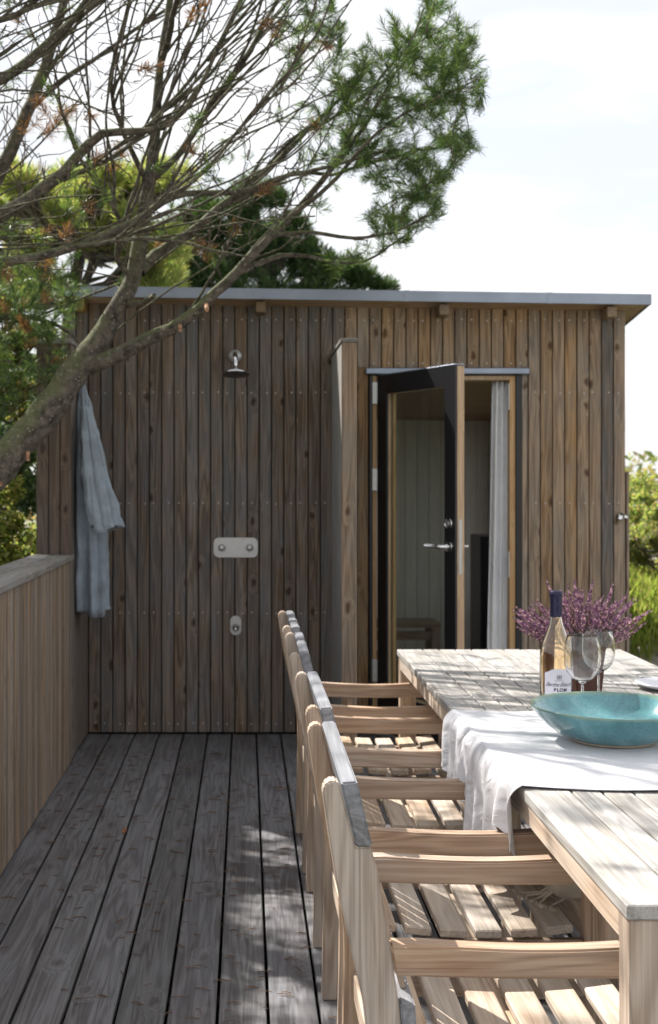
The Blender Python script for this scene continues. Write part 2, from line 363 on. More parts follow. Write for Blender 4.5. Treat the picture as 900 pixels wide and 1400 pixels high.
def thin_glass(name, tint=(1, 1, 1), rough=0.0, ior=1.5, extra=0.0):
    """single-wall glass: what is behind shows straight through, Fresnel reflection on top"""
    m, N, L, p = mat_base(name); N.remove(p)
    t = N.new('ShaderNodeBsdfTransparent'); t.inputs['Color'].default_value = (*tint, 1)
    g = N.new('ShaderNodeBsdfGlossy'); g.inputs['Roughness'].default_value = rough
    lw = N.new('ShaderNodeFresnel'); gg = N.new('ShaderNodeNewGeometry'); iv = N.new('ShaderNodeMapRange')
    iv.inputs['To Min'].default_value = ior; iv.inputs['To Max'].default_value = 1/ior; L.new(gg.outputs['Backfacing'], iv.inputs['Value']); L.new(iv.outputs[0], lw.inputs['IOR'])
    a = N.new('ShaderNodeMath'); a.operation = 'ADD'; a.inputs[1].default_value = extra; L.new(lw.outputs[0], a.inputs[0])
    ms = N.new('ShaderNodeMixShader'); L.new(a.outputs[0], ms.inputs['Fac']); L.new(t.outputs[0], ms.inputs[1]); L.new(g.outputs[0], ms.inputs[2])
    L.new(ms.outputs[0], N['Material Output'].inputs['Surface'])
    return m
M['pane'] = thin_glass('window glass', (.80, .83, .80), 0, 1.5, .05)
M['stemglass'] = thin_glass('wine glass crystal', (.95, .955, .96), 0, 1.95, .0)

def glassmat(name, col, ior=1.5, rough=0.0):
    m, N, L, p = mat_base(name)
    p.inputs['Base Color'].default_value = (*col, 1); p.inputs['Transmission Weight'].default_value = 1
    p.inputs['IOR'].default_value = ior; p.inputs['Roughness'].default_value = rough
    return m
M['bottleglass'] = glassmat('clear bottle glass', (1, .96, .88), 1.48)
M['wine'] = glassmat('pale rose wine', (.93, .74, .50), 1.34)
M['clearglass'] = glassmat('wine glass', (.985, .99, .99), 1.45)

def pt(v): return tuple(v)

# ------------------------------------------------------------------ ground
def terrain(x, y):
    d = 0
    right = max(0, min(1, (x-1.9)/1.2)); left = max(0, min(1, (-1.6-x)/1.5)); far = max(0, min(1, (y-11.2)/3))
    rise = max(0, min(1, (y-6.0)/8.0)); rise = rise*rise*(3-2*rise)
    side = max(right, left, far)
    z = -.16 + side*rise*(.60 if right > left else .55)
    z += side*.10*math.sin(x*1.3+y*.7)*math.cos(y*.9-x*.4)
    return z - max(0, (y-16))*.02
gx = sorted(set([-600, -200, -80, -40, -20] + [round(-12+.5*i, 2) for i in range(49)] + [20, 40, 80, 200, 600]))
gy = sorted(set([-600, -150, -40, -10] + [round(-5+.5*i, 2) for i in range(60)] + [30, 40, 80, 200, 600]))
V = [(x, y, terrain(x, y) if (abs(x) < 13 and -6 < y < 26) else -.45) for y in gy for x in gx]
nx = len(gx); Fq = [(j*nx+i, j*nx+i+1, (j+1)*nx+i+1, (j+1)*nx+i) for j in range(len(gy)-1) for i in range(nx-1)]
mg_, N_, L_, p_ = mat_base('sandy heath ground')
t_ = N_.new('ShaderNodeTexCoord'); n_ = N_.new('ShaderNodeTexNoise'); n_.inputs['Scale'].default_value = 1.1; n_.inputs['Detail'].default_value = 9
n2_ = N_.new('ShaderNodeTexNoise'); n2_.inputs['Scale'].default_value = 18; n2_.inputs['Detail'].default_value = 6
L_.new(t_.outputs['Object'], n_.inputs['Vector']); L_.new(t_.outputs['Object'], n2_.inputs['Vector'])
r_ = N_.new('ShaderNodeValToRGB'); e_ = r_.color_ramp.elements; e_[0].position = .38; e_[0].color = (.07, .085, .03, 1); e_[1].position = .62; e_[1].color = (.26, .23, .18, 1)
a_ = N_.new('ShaderNodeMixRGB'); a_.blend_type = 'OVERLAY'; a_.inputs['Fac'].default_value = .6
L_.new(n_.outputs['Fac'], r_.inputs['Fac']); L_.new(r_.outputs[0], a_.inputs['Color1']); L_.new(n2_.outputs['Fac'], a_.inputs['Color2']); L_.new(a_.outputs[0], p_.inputs['Base Color'])
p_.inputs['Roughness'].default_value = .95
b_ = N_.new('ShaderNodeBump'); b_.inputs['Distance'].default_value = .03; L_.new(n2_.outputs['Fac'], b_.inputs['Height']); L_.new(b_.outputs[0], p_.inputs['Normal'])
g = mesh('ground', V, Fq, mg_, True); tag(g, kind='structure')

# ------------------------------------------------------------------ deck
YW = F/241.0                      # front of the cladding, 7.26 m away
deck = thing('deck', (0, 3.6, 0), 'grey weathered plank deck running up to the wooden bathhouse', 'deck', kind='structure')
del deck['category']
PD = .1378; gapX = .0622
k = -7
x = gapX + PD*-7
while x < 2.35:
    x0, x1 = x+.0045, x+PD-.0045
    if x1 > -1.0:
        B('plank', max(x0, -1.0) if x0 < -1.0 else x0, x1, .3, YW+.012, -.028, rnd.uniform(-.0012, .0008), M['deck'], deck, .003)
    x += PD
for yy in [.6+.6*i for i in range(11)]:
    B('joist', -1.02, 2.4, yy, yy+.045, -.13, -.029, M['felt'], deck, 0)
B('shade_sheet', -1.03, 2.41, .3, YW+.1, -.20, -.132, M['felt'], deck, 0)  # dark sheet standing in for the shade below the plank gaps

# ------------------------------------------------------------------ bathhouse
XL, XR = -1.04, 2.164; YB = 10.8
hut = thing('bathhouse', (0.5, YW, 0), 'small timber bathhouse clad in upright weathered planks with a flat zinc edged roof', 'building')
OX0, OX1, OZ = .700, 1.566, 2.040        # door opening
def rtop(x, y): return 2.472 + .0145*(2.249-x) - .13*(y-7.085)
PW = .0693
rows = [2.35, 1.938, 1.311, .689, .063]
screws = []
def wallplank(x0, x1, z0, z1, lit):
    B('plank', x0, x1, YW+rnd.uniform(-.0015, .0015), YW+.021, z0, z1, M['wall_lit' if lit else 'wall'], hut, .0025)
xk = -.89 - 2*PW
i = 0
while xk < XR-.01:
    x0 = xk+.0028; x1 = xk+PW-.0034
    x1 = min(x1, XR); 
    zt = rtop(x0, YW)-.035
    lit = rnd.random() < (.0 if x0 < .5 else .82)  # light gradient painted by board colour: shaded tone left, mostly lit tone right
    j = rnd.uniform(-.001, .001)
    if x1 < OX0-.004 or x0 > OX1+.004: wallplank(x0, x1, .012, zt, lit)
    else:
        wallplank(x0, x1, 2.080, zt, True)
        if x0 < OX0-.012 and x1 > OX0-.003: wallplank(x0, OX0-.003, .012, 2.078, lit)
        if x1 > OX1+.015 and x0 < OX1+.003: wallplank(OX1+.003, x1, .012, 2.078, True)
    side = .35 if i % 2 else .62
    for z in rows:
        sx = x0+(x1-x0)*side + rnd.uniform(-.003, .003)
        if z > 2.1 or not (OX0-.03 < sx < OX1+.03): screws.append((sx, z+rnd.uniform(-.004, .004)))
    if OX0-.03 < x0 < OX1: screws.append((x0+(x1-x0)*side, 2.105))
    xk += PW; i += 1
SV = []; SF = []
for sx, z in screws:
    b = len(SV)
    for a in range(6): SV.append((sx+.0042*math.cos(a*PI/3), YW-.0035, z+.0042*math.sin(a*PI/3)))
    for a in range(6): SV.append((sx+.0045*math.cos(a*PI/3), YW+.002, z+.0045*math.sin(a*PI/3)))
    SF.append([b+5, b+4, b+3, b+2, b+1, b]); SF += [[b+a, b+(a+1) % 6, b+6+(a+1) % 6, b+6+a] for a in range(6)]
o = mesh('screw_heads', SV, SF, M['steel'], False, hut); tag(o, kind='stuff')
# backing and walls
def wb(name, x0, x1, y0, y1, z0, z1, m): return B(name, x0, x1, y0, y1, z0, z1, m, hut, 0)
wb('wall_backing', XL+.02, OX0, YW+.022, YW+.10, .0, 2.36, M['felt'])
wb('wall_backing', OX1, XR-.02, YW+.022, YW+.10, .0, 2.36, M['felt'])
wb('wall_backing', OX0, OX1, YW+.022, YW+.10, OZ, 2.36, M['felt'])
# side walls of boards
for xs, sgn in ((XL, 1), (XR, -1)):
    yk = YW+.03
    while yk < YB-.02:
        zt = rtop(xs, yk+.1)-.06
        light_opening = (sgn < 0 and 7.9 < yk < 10.1)  # unseen opening added in the right wall to let light inside
        for (za, zb) in ([(0, .5), (1.85, zt)] if light_opening else [(.0, zt)]):
            if zb > za: B('side_plank', min(xs, xs+sgn*.02), max(xs, xs+sgn*.02), yk, yk+.137, za, zb, M['wall'], hut, .002)
            if zb > za: B('inner_board', min(xs+sgn*.06, xs+sgn*.075), max(xs+sgn*.06, xs+sgn*.075), yk, yk+.1395, za, zb, M['inner'], hut, .0015)
        yk += .14
# rear wall: boards outside, pale upright boards inside
xk2 = XL+.02
while xk2 < XR-.1:
    B('side_plank', xk2, min(xk2+.138, XR), YB-.02, YB, 0, rtop(0, YB)-.06, M['wall'], hut, .002)
    xk2 += .14
xk2 = XL+.08
while xk2 < XR-.08:
    B('inner_board', xk2, min(xk2+.0975, XR-.08), YB-.075, YB-.06, 0, rtop(0, YB)-.05, M['inner'], hut, .0025)
    xk2 += .1
wb('floor_board', XL+.02, XR-.02, YW+.1, YB-.05, -.05, .015, M['ceil'])
# roof slab following the fall of the roof
def slab(name, x0, x1, y0, y1, dt, db, m, parent=hut):
    vs = []
    for (x, y) in ((x0, y0), (x1, y0), (x1, y1), (x0, y1)): vs.append((x, y, rtop(x, y)+dt))
    for (x, y) in ((x0, y0), (x1, y0), (x1, y1), (x0, y1)): vs.append((x, y, rtop(x, y)+db))
    fs = [(0, 1, 2, 3), (7, 6, 5, 4), (0, 4, 5, 1), (1, 5, 6, 2), (2, 6, 7, 3), (3, 7, 4, 0)]
    return mesh(name, vs, fs, m, False, parent)
RX0, RX1, RY0, RY1 = -1.07, 2.249, 7.085, 10.95
roof = slab('roof', RX0+.01, RX1-.01, RY0+.012, RY1, -.004, -.050, M['soffit'])
def roofpart(*a): 
    o = slab(*a, parent=None); o.parent = roof; o.location = -(Vector(hut.location)+Vector(roof.location))+Vector(hut.location)+Vector(roof.location); return o
for (a, b, xa) in ((RX0, .893, 0), (.895, 1.684, 0), (1.686, RX1, 0)):
    o = slab('fascia', a, b, RY0, RY0+.008, 0, -.058, M['zinc'], None); o.parent = roof; o.location = -Vector(hut.location)
    o.location = (0, 0, 0); o.matrix_parent_inverse = Matrix.Translation(-Vector(hut.location) + Vector(hut.location)) 
# (roof mesh keeps world coordinates minus the hut origin; fascia uses the same)
for xj in (.894, 1.685):
    o = slab('seam_cover', xj-.012, xj+.012, RY0-.003, RY0, .001, -.060, M['zinc'], None); o.parent = roof; o.location = (0, 0, 0)
for xa in (RX0, RX1-.008):
    o = slab('verge_trim', xa, xa+.008, RY0+.009, RY1, 0, -.055, M['zinc'], None); o.parent = roof; o.location = (0, 0, 0)
o = slab('roof_sheet', RX0+.009, RX1-.009, RY0+.009, RY1, .002, -.003, M['zinc'], None); o.parent = roof; o.location = (0, 0, 0)
slab('ceiling', XL+.08, XR-.08, YW+.10, YB-.06, -.056, -.065, M['ceil'])
for xc in (-.92, .086, 1.107, 2.04):
    zt = rtop(xc, 7.2)-.05
    B('rafter_end', xc-.027, xc+.027, 7.115, YW-.001, zt-.062, zt-.002, M['rafter'], hut, .003)
# door surround
B('door_frame', .703, .7205, YW-.02, YW+.09, .0, 2.037, M['black'], hut, .0015)
B('door_frame', 1.531, 1.564, YW-.02, YW+.09, .0, 2.037, M['black'], hut, .0015)
B('door_lining', .7215, .744, YW-.012, YW+.12, .02, 2.034, M['doorwood'], hut, .002)
B('door_lining', 1.497, 1.530, YW-.012, YW+.12, .02, 2.034, M['doorwood'], hut, .002)
B('door_lining', .745, 1.496, YW-.012, YW+.12, 2.010, 2.034, M['doorwood'], hut, .002)
B('threshold', .745, 1.496, YW-.015, YW+.12, .0, .022, M['steel'], hut, .002)
B('flashing', .680, 1.602, YW-.05, YW+.015, 2.0405, 2.0755, M['zinc'], hut, .004)
for z in (1.93, .98):
    B('strike_plate', 1.490, 1.4965, YW-.014, YW+.012, z-.09, z+.06, M['steel'], hut, .001)
for z0, z1 in ((1.87, 2.00), (1.38, 1.51), (.3, .43)):
    B('hinge', .716, .749, YW-.028, YW-.0125, z0, z1, M['steel'], hut, .004)
# hook latch at the corner
lt = tube('latch', [(2.12, YW-.004, 1.24), (2.12, YW-.03, 1.24)], .020, M['chrome'], hut, 16)
tube('latch', [(2.150, YW-.004, 1.24), (2.150, YW-.04, 1.24)], .013, M['chrome'], hut, 16)
B('side_gate', 2.166, 2.180, YW+.004, YW+.9, .02, 1.49, M['wall_lit'], hut, .002)

# door leaf, swung outwards
TH = math.radians(65.5)
LW, LT, LB = .78, 2.030, .03
door = bpy.data.objects.new('door', None)
def door_mesh():
    bm = bmesh.new(); 
    def bx(x0, x1, y0, y1, z0, z1, mi):
        r = bmesh.ops.create_cube(bm, size=1)
        for v in r['verts']: v.co = Vector(((x0+x1)/2+v.co.x*(x1-x0), (y0+y1)/2+v.co.y*(y1-y0), (z0+z1)/2+v.co.z*(z1-z0)))
        for f in set(f for v in r['verts'] for f in v.link_faces): f.material_index = mi
    S = .100
    for (y0, y1, mi, ins) in ((0, .012, 0, 0), (.0125, .058, 1, .002)):
        bx(ins, S-ins, y0, y1, LB+ins, LT-ins, mi); bx(LW-S+ins, LW-ins, y0, y1, LB+ins, LT-ins, mi)
        bx(S-ins+.0002, LW-S+ins-.0002, y0, y1, LT-.105+ins, LT-ins, mi); bx(S-ins+.0002, LW-S+ins-.0002, y0, y1, LB+ins, LB+.22, mi)
    bmesh.ops.bevel(bm, geom=list(bm.edges), offset=.0015, segments=1, affect='EDGES')
    me = bpy.data.meshes.new('door'); bm.to_mesh(me); bm.free(); me.materials.append(M['black']); me.materials.append(M['doorwood'])
    return me
door = bpy.data.objects.new('door', door_mesh())
door.parent = hut; sc.collection.objects.link(door)
door.location = Vector((.747, YW-.024, 0)) - Vector(hut.location); door.rotation_euler = (0, 0, -TH)
tag(door, 'black framed glazed door leaf standing open')
def dpart(o): o.parent = door; return o
dpart(B('glass_pane', .101, LW-.101, .026, .032, LB+.2205, LT-.106, M['pane'], None, 0))
S_ = M['doorwood']
dpart(B('glazing_bead', .1005, .112, .034, .055, LB+.2205, LT-.106, S_, None, .001))
dpart(B('glazing_bead', LW-.112, LW-.1005, .034, .055, LB+.2205, LT-.106, S_, None, .001))
hz, hx = 1.10, LW-.055
def cyl(name, p0, p1, r, m, sides=20): return dpart(tube(name, [p0, p1], r, m, None, sides))
for sgn, y in ((-1, 0.0), (1, .058)):
    cyl('rose', (hx, y, hz), (hx, y+sgn*.010, hz), .026, M['chrome'])
    dpart(tube('handle', [(hx, y, hz), (hx, y+sgn*.05, hz), (hx-.012, y+sgn*.058, hz), (hx-.135, y+sgn*.058, hz)], [.011, .011, .0115, .0105], M['chrome'], None, 14))
    cyl('lock', (hx, y, hz+.118), (hx, y+sgn*.012, hz+.118), .025, M['chrome'])
    cyl('lock_core', (hx, y+sgn*.012, hz+.118), (hx, y+sgn*.017, hz+.118), .013, M['steel'])
dpart(B('lock_plate', LW-.0025, LW+.001, .022, .042, hz-.14, hz+.14, M['steel'], None, .001))
dpart(B('top_trim', -.001, LW+.001, -.001, .058, LT, LT+.006, M['zinc'], None, .001))

# ------------------------------------------------------------------ inside the bathhouse
cu = []; cf = []
nz, nw = 24, 46
for a in range(nz+1):
    t = a/nz; z = 2.005-t*1.97
    w0 = 1.392+.014*math.exp(-t*5)*1.4 + .008*math.sin(t*5)-.006*t
    for b in range(nw+1):
        u = b/nw; cu.append((w0+(1.495-w0)*u, YW+.050+.014*math.sin(u*5.2*PI+.5*math.sin(t*4)) + .006*math.sin(u*17+t*3), z))
for a in range(nz):
    for b in range(nw): q = a*(nw+1)+b; cf.append((q, q+1, q+nw+2, q+nw+1))
o = mesh('curtain', cu, cf, M['curtain'], True); sm = o.modifiers.new('thick', 'SOLIDIFY'); sm.thickness = .002
tag(o, 'white curtain hanging just inside the doorway at its right side', 'curtain')
bench = thing('wooden_bench', (1.05, 8.8, .015), 'low brown wooden bench seen through the glass of the open door', 'bench')
for q in range(4): B('seat', .55, 1.32, 8.64+q*.09, 8.72+q*.09, .445, .475, M['teak_x'], bench)
for lx in (.56, 1.26):
    for ly in (8.65, 8.93): B('leg', lx, lx+.055, ly, ly+.055, .0155, .444, M['teak'], bench)
B('rail', .616, 1.259, 8.66, 8.685, .36, .42, M['teak_x'], bench)
cab = thing('black_cabinet', (1.75, 8.9, .015), 'tall narrow black cabinet standing inside behind the curtain', 'cabinet')
B('carcass', 1.60, 1.98, 8.7, 9.1, .016, 1.06, M['black'], cab, .004)
for xa in (1.605, 1.795): B('cabinet_door', xa, xa+.185, 8.682, 8.699, .04, 1.05, M['black'], cab, .003)
for xa in (1.775, 1.81): tube('knob', [(xa, 8.681, .6), (xa, 8.66, .6)], .01, M['steel'], cab)

# ------------------------------------------------------------------ shower fittings
xs = (321.5-335.5)/241
sh = thing('wall_shower', (xs, YW-.003, 2.145), 'round shower head on a curved chrome arm high on the plank wall', 'shower')
lathe('wall_plate', [(0, 0), (.036, 0), (.038, .004), (.036, .011), (0, .012)], M['steel'], 32, sh, (xs, YW-.003, 2.145), rot=(PI/2, 0, 0))
arm = [(xs, YW-.012, 2.145), (xs, YW-.06, 2.150), (xs+.001, YW-.11, 2.148), (xs+.003, YW-.15, 2.128), (xs+.005, YW-.172, 2.095), (xs+.006, YW-.18, 2.055)]
tube('arm', arm, .0135, M['chrome'], sh, 14)
lathe('shower_rose', [(0, .026), (.018, .026), (.023, .016), (.060, .009), (.0745, .002), (.0765, -.005)], M['chrome'], 40, sh, (xs+.006, YW-.18, 2.035), rot=(math.radians(-9), 0, 0))
lathe('spray_face', [(.0765, -.0052), (.0755, -.011), (.070, -.013), (0, -.0135)], M['darksteel'], 40, sh, (xs+.006, YW-.18, 2.035), rot=(math.radians(-9), 0, 0))
tube('collar', [(xs+.006, YW-.18, 2.062), (xs+.006, YW-.18, 2.046)], .019, M['chrome'], sh, 20)

def rounded_plate(name, cx, cz, w_, h_, r, y, t, m, parent):
    poly = []
    for (sx, sz, a0) in ((1, 1, 0), (-1, 1, PI/2), (-1, -1, PI), (1, -1, 1.5*PI)):
        for q in range(7):
            a = a0+q*PI/12; poly.append((cx+sx*(w_/2-r)+r*math.cos(a), cz+sz*(h_/2-r)+r*math.sin(a)))
    return prism(name, poly, y-t, y, m, parent, .002)
xp = (322.5-335.5)/241; zp = EYE-(748.5-657)/241
mixr = thing('shower_mixer', (xp, YW, zp), 'brushed steel shower mixer plate with two round knobs below the shower head', 'shower mixer')
rounded_plate('plate', xp, zp, .250, .112, .030, YW-.003, .010, M['steel'], mixr)
for dx in (-.079, .079):
    lathe('knob', [(0, 0), (.020, 0), (.020, .008), (.0165, .010), (.0165, .040), (.014, .043), (0, .043)], M['steel'], 28, mixr, (xp+dx, YW-.013, zp), rot=(PI/2, 0, 0))
xt = (322.5-335.5)/241; zt_ = EYE-(855-657)/241
tap = thing('foot_tap', (xt, YW, zt_), 'small oval steel tap low on the plank wall', 'tap')
rounded_plate('plate', xt, zt_, .062, .110, .030, YW-.003, .010, M['steel'], tap)
lathe('knob', [(0, 0), (.020, 0), (.020, .02), (.013, .024), (.013, .045), (0, .046)], M['steel'], 28, tap, (xt, YW-.013, zt_-.008), rot=(PI/2, 0, 0))
tube('knob_cap', [(xt, YW-.05, zt_-.008), (xt, YW-.064, zt_-.008)], .011, M['chrome'], tap)

# ------------------------------------------------------------------ privacy fin right of the shower
ZF = 2.150
fin = thing('privacy_screen', (.526, 6.88, 0), 'tall narrow plank screen jutting from the wall between shower and door', 'screen wall')
yy = 6.505
while yy < YW-.02:
    y1 = min(yy+.0655, YW-.004)
    B('plank', .489, .507, yy, y1, .012, ZF-.012, M['fin'], fin); B('plank', .547, .565, yy, y1, .012, ZF-.012, M['wall'], fin)
    yy += .0693
B('end_plank', .488, .566, 6.483, 6.503, .012, ZF-.010, M['wall_lit'], fin)
B('core', .508, .546, 6.51, YW-.005, .02, ZF-.02, M['felt'], fin, 0)
B('cap', .482, .572, 6.478, YW-.004, ZF-.009, ZF+.011, M['cap'], fin)

# ------------------------------------------------------------------ left screen and parapet
ls = thing('screen_wall', (-.98, 6.9, 0), 'tall plank screen at left beside the bathhouse with a robe hanging on it', 'screen wall')
yy = 6.555
while yy < YW-.02:
    y1 = min(yy+.0655, YW-.004)
    B('plank', -.908, -.890, yy, y1, .012, ZF-.012, M['wall'], ls); B('plank', -1.065, -1.047, yy, y1, -.12, ZF-.012, M['wall'], ls)
    yy += .0693
for xa, xb in ((-1.066, -1.006), (-1.002, -.948), (-.944, -.889)):
    B('end_plank', xa, xb, 6.532, 6.552, -.12, ZF-.012, M['wall_brown'], ls)
B('core', -1.046, -.909, 6.56, YW-.005, -.1, ZF-.02, M['felt'], ls, 0)
B('cap', -1.072, -.883, 6.526, YW-.004, ZF-.011, ZF+.011, M['cap'], ls)

par = thing('parapet', (-.98, 4, 0), 'waist high parapet of narrow upright slats with a grey board cap along the left side', 'parapet')
yy = 1.6; n = 0
slat_len = 1.033
while yy < 6.52:
    wv = rnd.choice((.030, .036, .044, .050)); y1 = min(yy+wv, 6.525)
    B('slat', -.905+rnd.uniform(-.002, .001), -.885, yy, y1, .010, slat_len, M['slat'], par, .0025)
    B('slat', -1.065, -1.047, yy, y1, -.14, slat_len, M['slat'], par, .0025)
    yy = y1 + .0065; n += 1
B('core', -1.046, -.9065, 1.6, 6.525, -.1, slat_len-.01, M['felt'], par, 0)
for a, b in ((1.58, 3.62), (3.625, 5.61), (5.615, 6.523)):
    B('cap_board', -1.085, -.9795, a, b, slat_len+.001, slat_len+.030, M['cap'], par, .004)
    B('cap_board', -.9765, -.870, a, b, slat_len+.001, slat_len+.030, M['cap'], par, .004)

# ------------------------------------------------------------------ robe on a hook
def fold_loft(name, rings, mat, parent, seg=64, folds=7, amp=.25, seed=1, thick=.004):
    """rings: (centre, half-width across, half-depth, direction across) ; pleated tube hanging in folds"""
    rr = random.Random(seed); ph = [rr.uniform(0, 6.28) for _ in range(4)]
    V = []; Fc = []
    NR = 40
    for a in range(NR+1):
        t = a/NR*(len(rings)-1); i0 = min(int(t), len(rings)-2); f = t-i0; f = f*f*(3-2*f)*.5+f*.5
        A, Bq = rings[i0], rings[i0+1]
        c = Vector(A[0]).lerp(Vector(Bq[0]), f); hw = A[1]+(Bq[1]-A[1])*f; hd = A[2]+(Bq[2]-A[2])*f; an = A[3]+(Bq[3]-A[3])*f
        for b in range(seg):
            th = 2*PI*b/seg
            k = 1+amp*(.6*math.sin(folds*th+ph[0]+.8*math.sin(a*.12+ph[3]))+.35*math.sin((folds*2+1)*th+ph[1]+a*.05)+.15*math.sin(3*th+ph[2]+a*.2))
            k += amp*.9*mnoise.noise(Vector((math.cos(th)*1.7+seed, math.sin(th)*1.7, a*.16)))+amp*.35*mnoise.noise(Vector((math.cos(th)*5, math.sin(th)*5+seed, a*.45)))
            lx = hw*k*math.cos(th); ly = hd*k*math.sin(th)
            V.append((c.x+lx*math.cos(an)-ly*math.sin(an), c.y+lx*math.sin(an)+ly*math.cos(an), c.z+.006*math.sin(a*.9+th*3+ph[2])+(.02*math.sin(th*2+ph[1]) if a == NR else 0)))
    for a in range(NR):
        for b in range(seg): Fc.append((a*seg+b, a*seg+(b+1) % seg, (a+1)*seg+(b+1) % seg, (a+1)*seg+b))
    o = mesh(name, V, Fc, mat, True, parent)
    sm = o.modifiers.new('thick', 'SOLIDIFY'); sm.thickness = thick; sm.offset = -1
    return o
SR = 258
def R(px, py, s=SR): return P(px, py, s)
robe = thing('bath_robe', R(112, 530), 'blue grey linen robe hanging on the left plank screen', 'robe')
tube('hook', [(-.889, R(112, 525).y, R(112, 525).z), (-.855, R(112, 525).y, R(112, 525).z-.004), (-.838, R(112, 525).y, R(112, 525).z+.015)], .005, M['steel'], robe)
fold_loft('robe_body', [(R(113, 526), .010, .020, 0), (R(115, 556), .030, .050, 0), (R(118, 605), .056, .085, 0), (R(121, 670), .072, .11, 0), (R(122, 730), .084, .115, 0), (R(123, 790), .092, .115, 0), (R(124, 836), .094, .11, 0)], M['robe'], robe, folds=9, amp=.30, seed=4)
fold_loft('sleeve', [(R(117, 556, 264), .018, .02, .2), (R(124, 600, 266), .040, .045, .2), (R(132, 650, 266), .058, .055, .2), (R(140, 695, 266), .070, .056, .2), (R(145, 722, 266), .072, .056, .2)], M['robe'], robe, folds=6, amp=.26, seed=9)

# ------------------------------------------------------------------ table
TX0, TX1, TY0, TY1, TZ = .638, 1.578, 2.139, 5.385, .730
table = thing('dining_table', (1.1, 3.76, 0), 'long weathered teak dining table with a slatted top set on the deck', 'table')
secs = [(TY0, 2.9285), (2.9315, 4.549), (4.552, TY1)]
xs_ = [TX0, TX0+.107]; 
while xs_[-1] < TX1-.12: xs_.append(xs_[-1]+.0685)
xs_[-1] = TX1-.107; xs_.append(TX1)
for (ya, yb) in secs:
    parts = [(ya, yb)] if yb-ya < 1 else [(ya, (ya+yb)/2-.0015), ((ya+yb)/2+.0015, yb)]
    for (yc, yd) in parts:
        for a, b in zip(xs_[:-1], xs_[1:]):
            B('top_plank', a+(.0022 if a > TX0 else 0), b-(.0022 if b < TX1 else 0), yc, yd, TZ-.025, TZ+rnd.uniform(-.0006, .0003), M['teak_grey'], table, .0025)
B('apron', TX0+.006, TX0+.028, TY0+.066, TY1-.066, TZ-.076, TZ-.0255, M['teak_y'], table)
B('apron', TX1-.028, TX1-.006, TY0+.066, TY1-.066, TZ-.076, TZ-.0255, M['teak_y'], table)
B('apron', TX0+.066, TX1-.066, TY0+.008, TY0+.030, TZ-.090, TZ-.0255, M['teak_x'], table)
B('apron', TX0+.066, TX1-.066, TY1-.030, TY1-.008, TZ-.090, TZ-.0255, M['teak_x'], table)
for yy in (2.93, 3.74, 4.55): B('crossbar', TX0+.0285, TX1-.0285, yy-.03, yy+.03, TZ-.056, TZ-.0255, M['teak_x'], table)
for lx in (TX0+.0065, TX1-.0715):
    for ly in (TY0+.006, TY1-.066): B('leg', lx, lx+.065, ly, ly+.065, .0015, TZ-.0252, M['teak'], table, .004)

# ------------------------------------------------------------------ chairs
def make_chair():
    c = thing('garden_chair', (.5, 0, 0), '-', 'chair', 'teak armchairs along the left side of the table')
    off = Vector((.5, 0, 0))
    post = [(.1373, .885), (.1395, .897), (.1460, .9045), (.1555, .9075), (.163, .9055), (.1683, .899), (.196, .789), (.2235, .789), (.239, .73), (.258, .61), (.2735, .507), (.2785, .45), (.274, .38), (.264, .28), (.252, .001),
            (.210, .001), (.2155, .28), (.2175, .38), (.2165, .45), (.2098, .51), (.186, .615), (.1608, .73), (.148, .81)]
    for y in (-.265, .265):
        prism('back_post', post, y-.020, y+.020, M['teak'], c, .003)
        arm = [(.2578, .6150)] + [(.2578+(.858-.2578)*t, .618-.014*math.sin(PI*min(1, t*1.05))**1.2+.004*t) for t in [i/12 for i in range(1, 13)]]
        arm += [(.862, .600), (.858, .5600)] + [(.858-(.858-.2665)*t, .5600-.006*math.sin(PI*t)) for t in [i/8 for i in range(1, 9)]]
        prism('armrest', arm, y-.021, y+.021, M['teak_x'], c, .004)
        B('front_leg', .795, .850, y-.0205, y+.0205, .001, .5595, M['teak'], c, .003)
        B('seat_rail', .272, .7945, y-.0115, y+.0115, .305, .3535, M['teak_x'], c, .003)
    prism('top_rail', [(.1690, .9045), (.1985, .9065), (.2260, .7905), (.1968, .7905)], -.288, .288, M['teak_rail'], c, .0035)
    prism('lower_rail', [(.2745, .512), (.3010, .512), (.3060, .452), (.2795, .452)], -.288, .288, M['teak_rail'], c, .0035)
    for q in range(7):
        y = -.2+q*.0667
        prism('back_slat', [(.2040, .789), (.2160, .789), (.2950, .5125), (.2830, .5125)], y-.02, y+.02, M['teak'], c, .002)
    for q in range(6):
        x = .2860+.0835*q; zc = .372+.32*(x+.03-.56)**2
        sl = math.atan(.64*(x+.03-.56))
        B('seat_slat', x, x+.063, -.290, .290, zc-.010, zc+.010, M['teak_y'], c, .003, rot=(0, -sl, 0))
    B('seat_slat', .7965, .856, -.243, .243, .392, .412, M['teak_y'], c, .003)
    B('front_rail', .812, .834, -.2445, .2445, .330, .3915, M['teak_y'], c, .003)
    B('rear_rail', .236, .258, -.2445, .2445, .310, .365, M['teak_y'], c, .003)
    B('stretcher', .52, .545, -.2530, .2530, .3185, .352, M['teak_y'], c, .003)
    return c
chair = make_chair()
cy = [2.557, 3.300, 4.222, 4.970]
clabel = ['nearest teak armchair, cut off by the bottom edge and beside the table leg', 'second teak armchair from the front, with a cream cushion on its seat',
          'third teak armchair from the front, beside the bare slats beyond the white cloth', 'farthest teak armchair, next to the far end of the table']
kids = list(chair.children)
for i in range(1, 4):
    r = chair.copy(); sc.collection.objects.link(r); r.location = (.5+(0, .004, .001, -.002)[i], cy[i], 0); r.rotation_euler = (0, 0, (0, .006, -.008, .004)[i])
    r['label'] = clabel[i]
    for ch in kids:
        d = ch.copy(); sc.collection.objects.link(d); d.parent = r
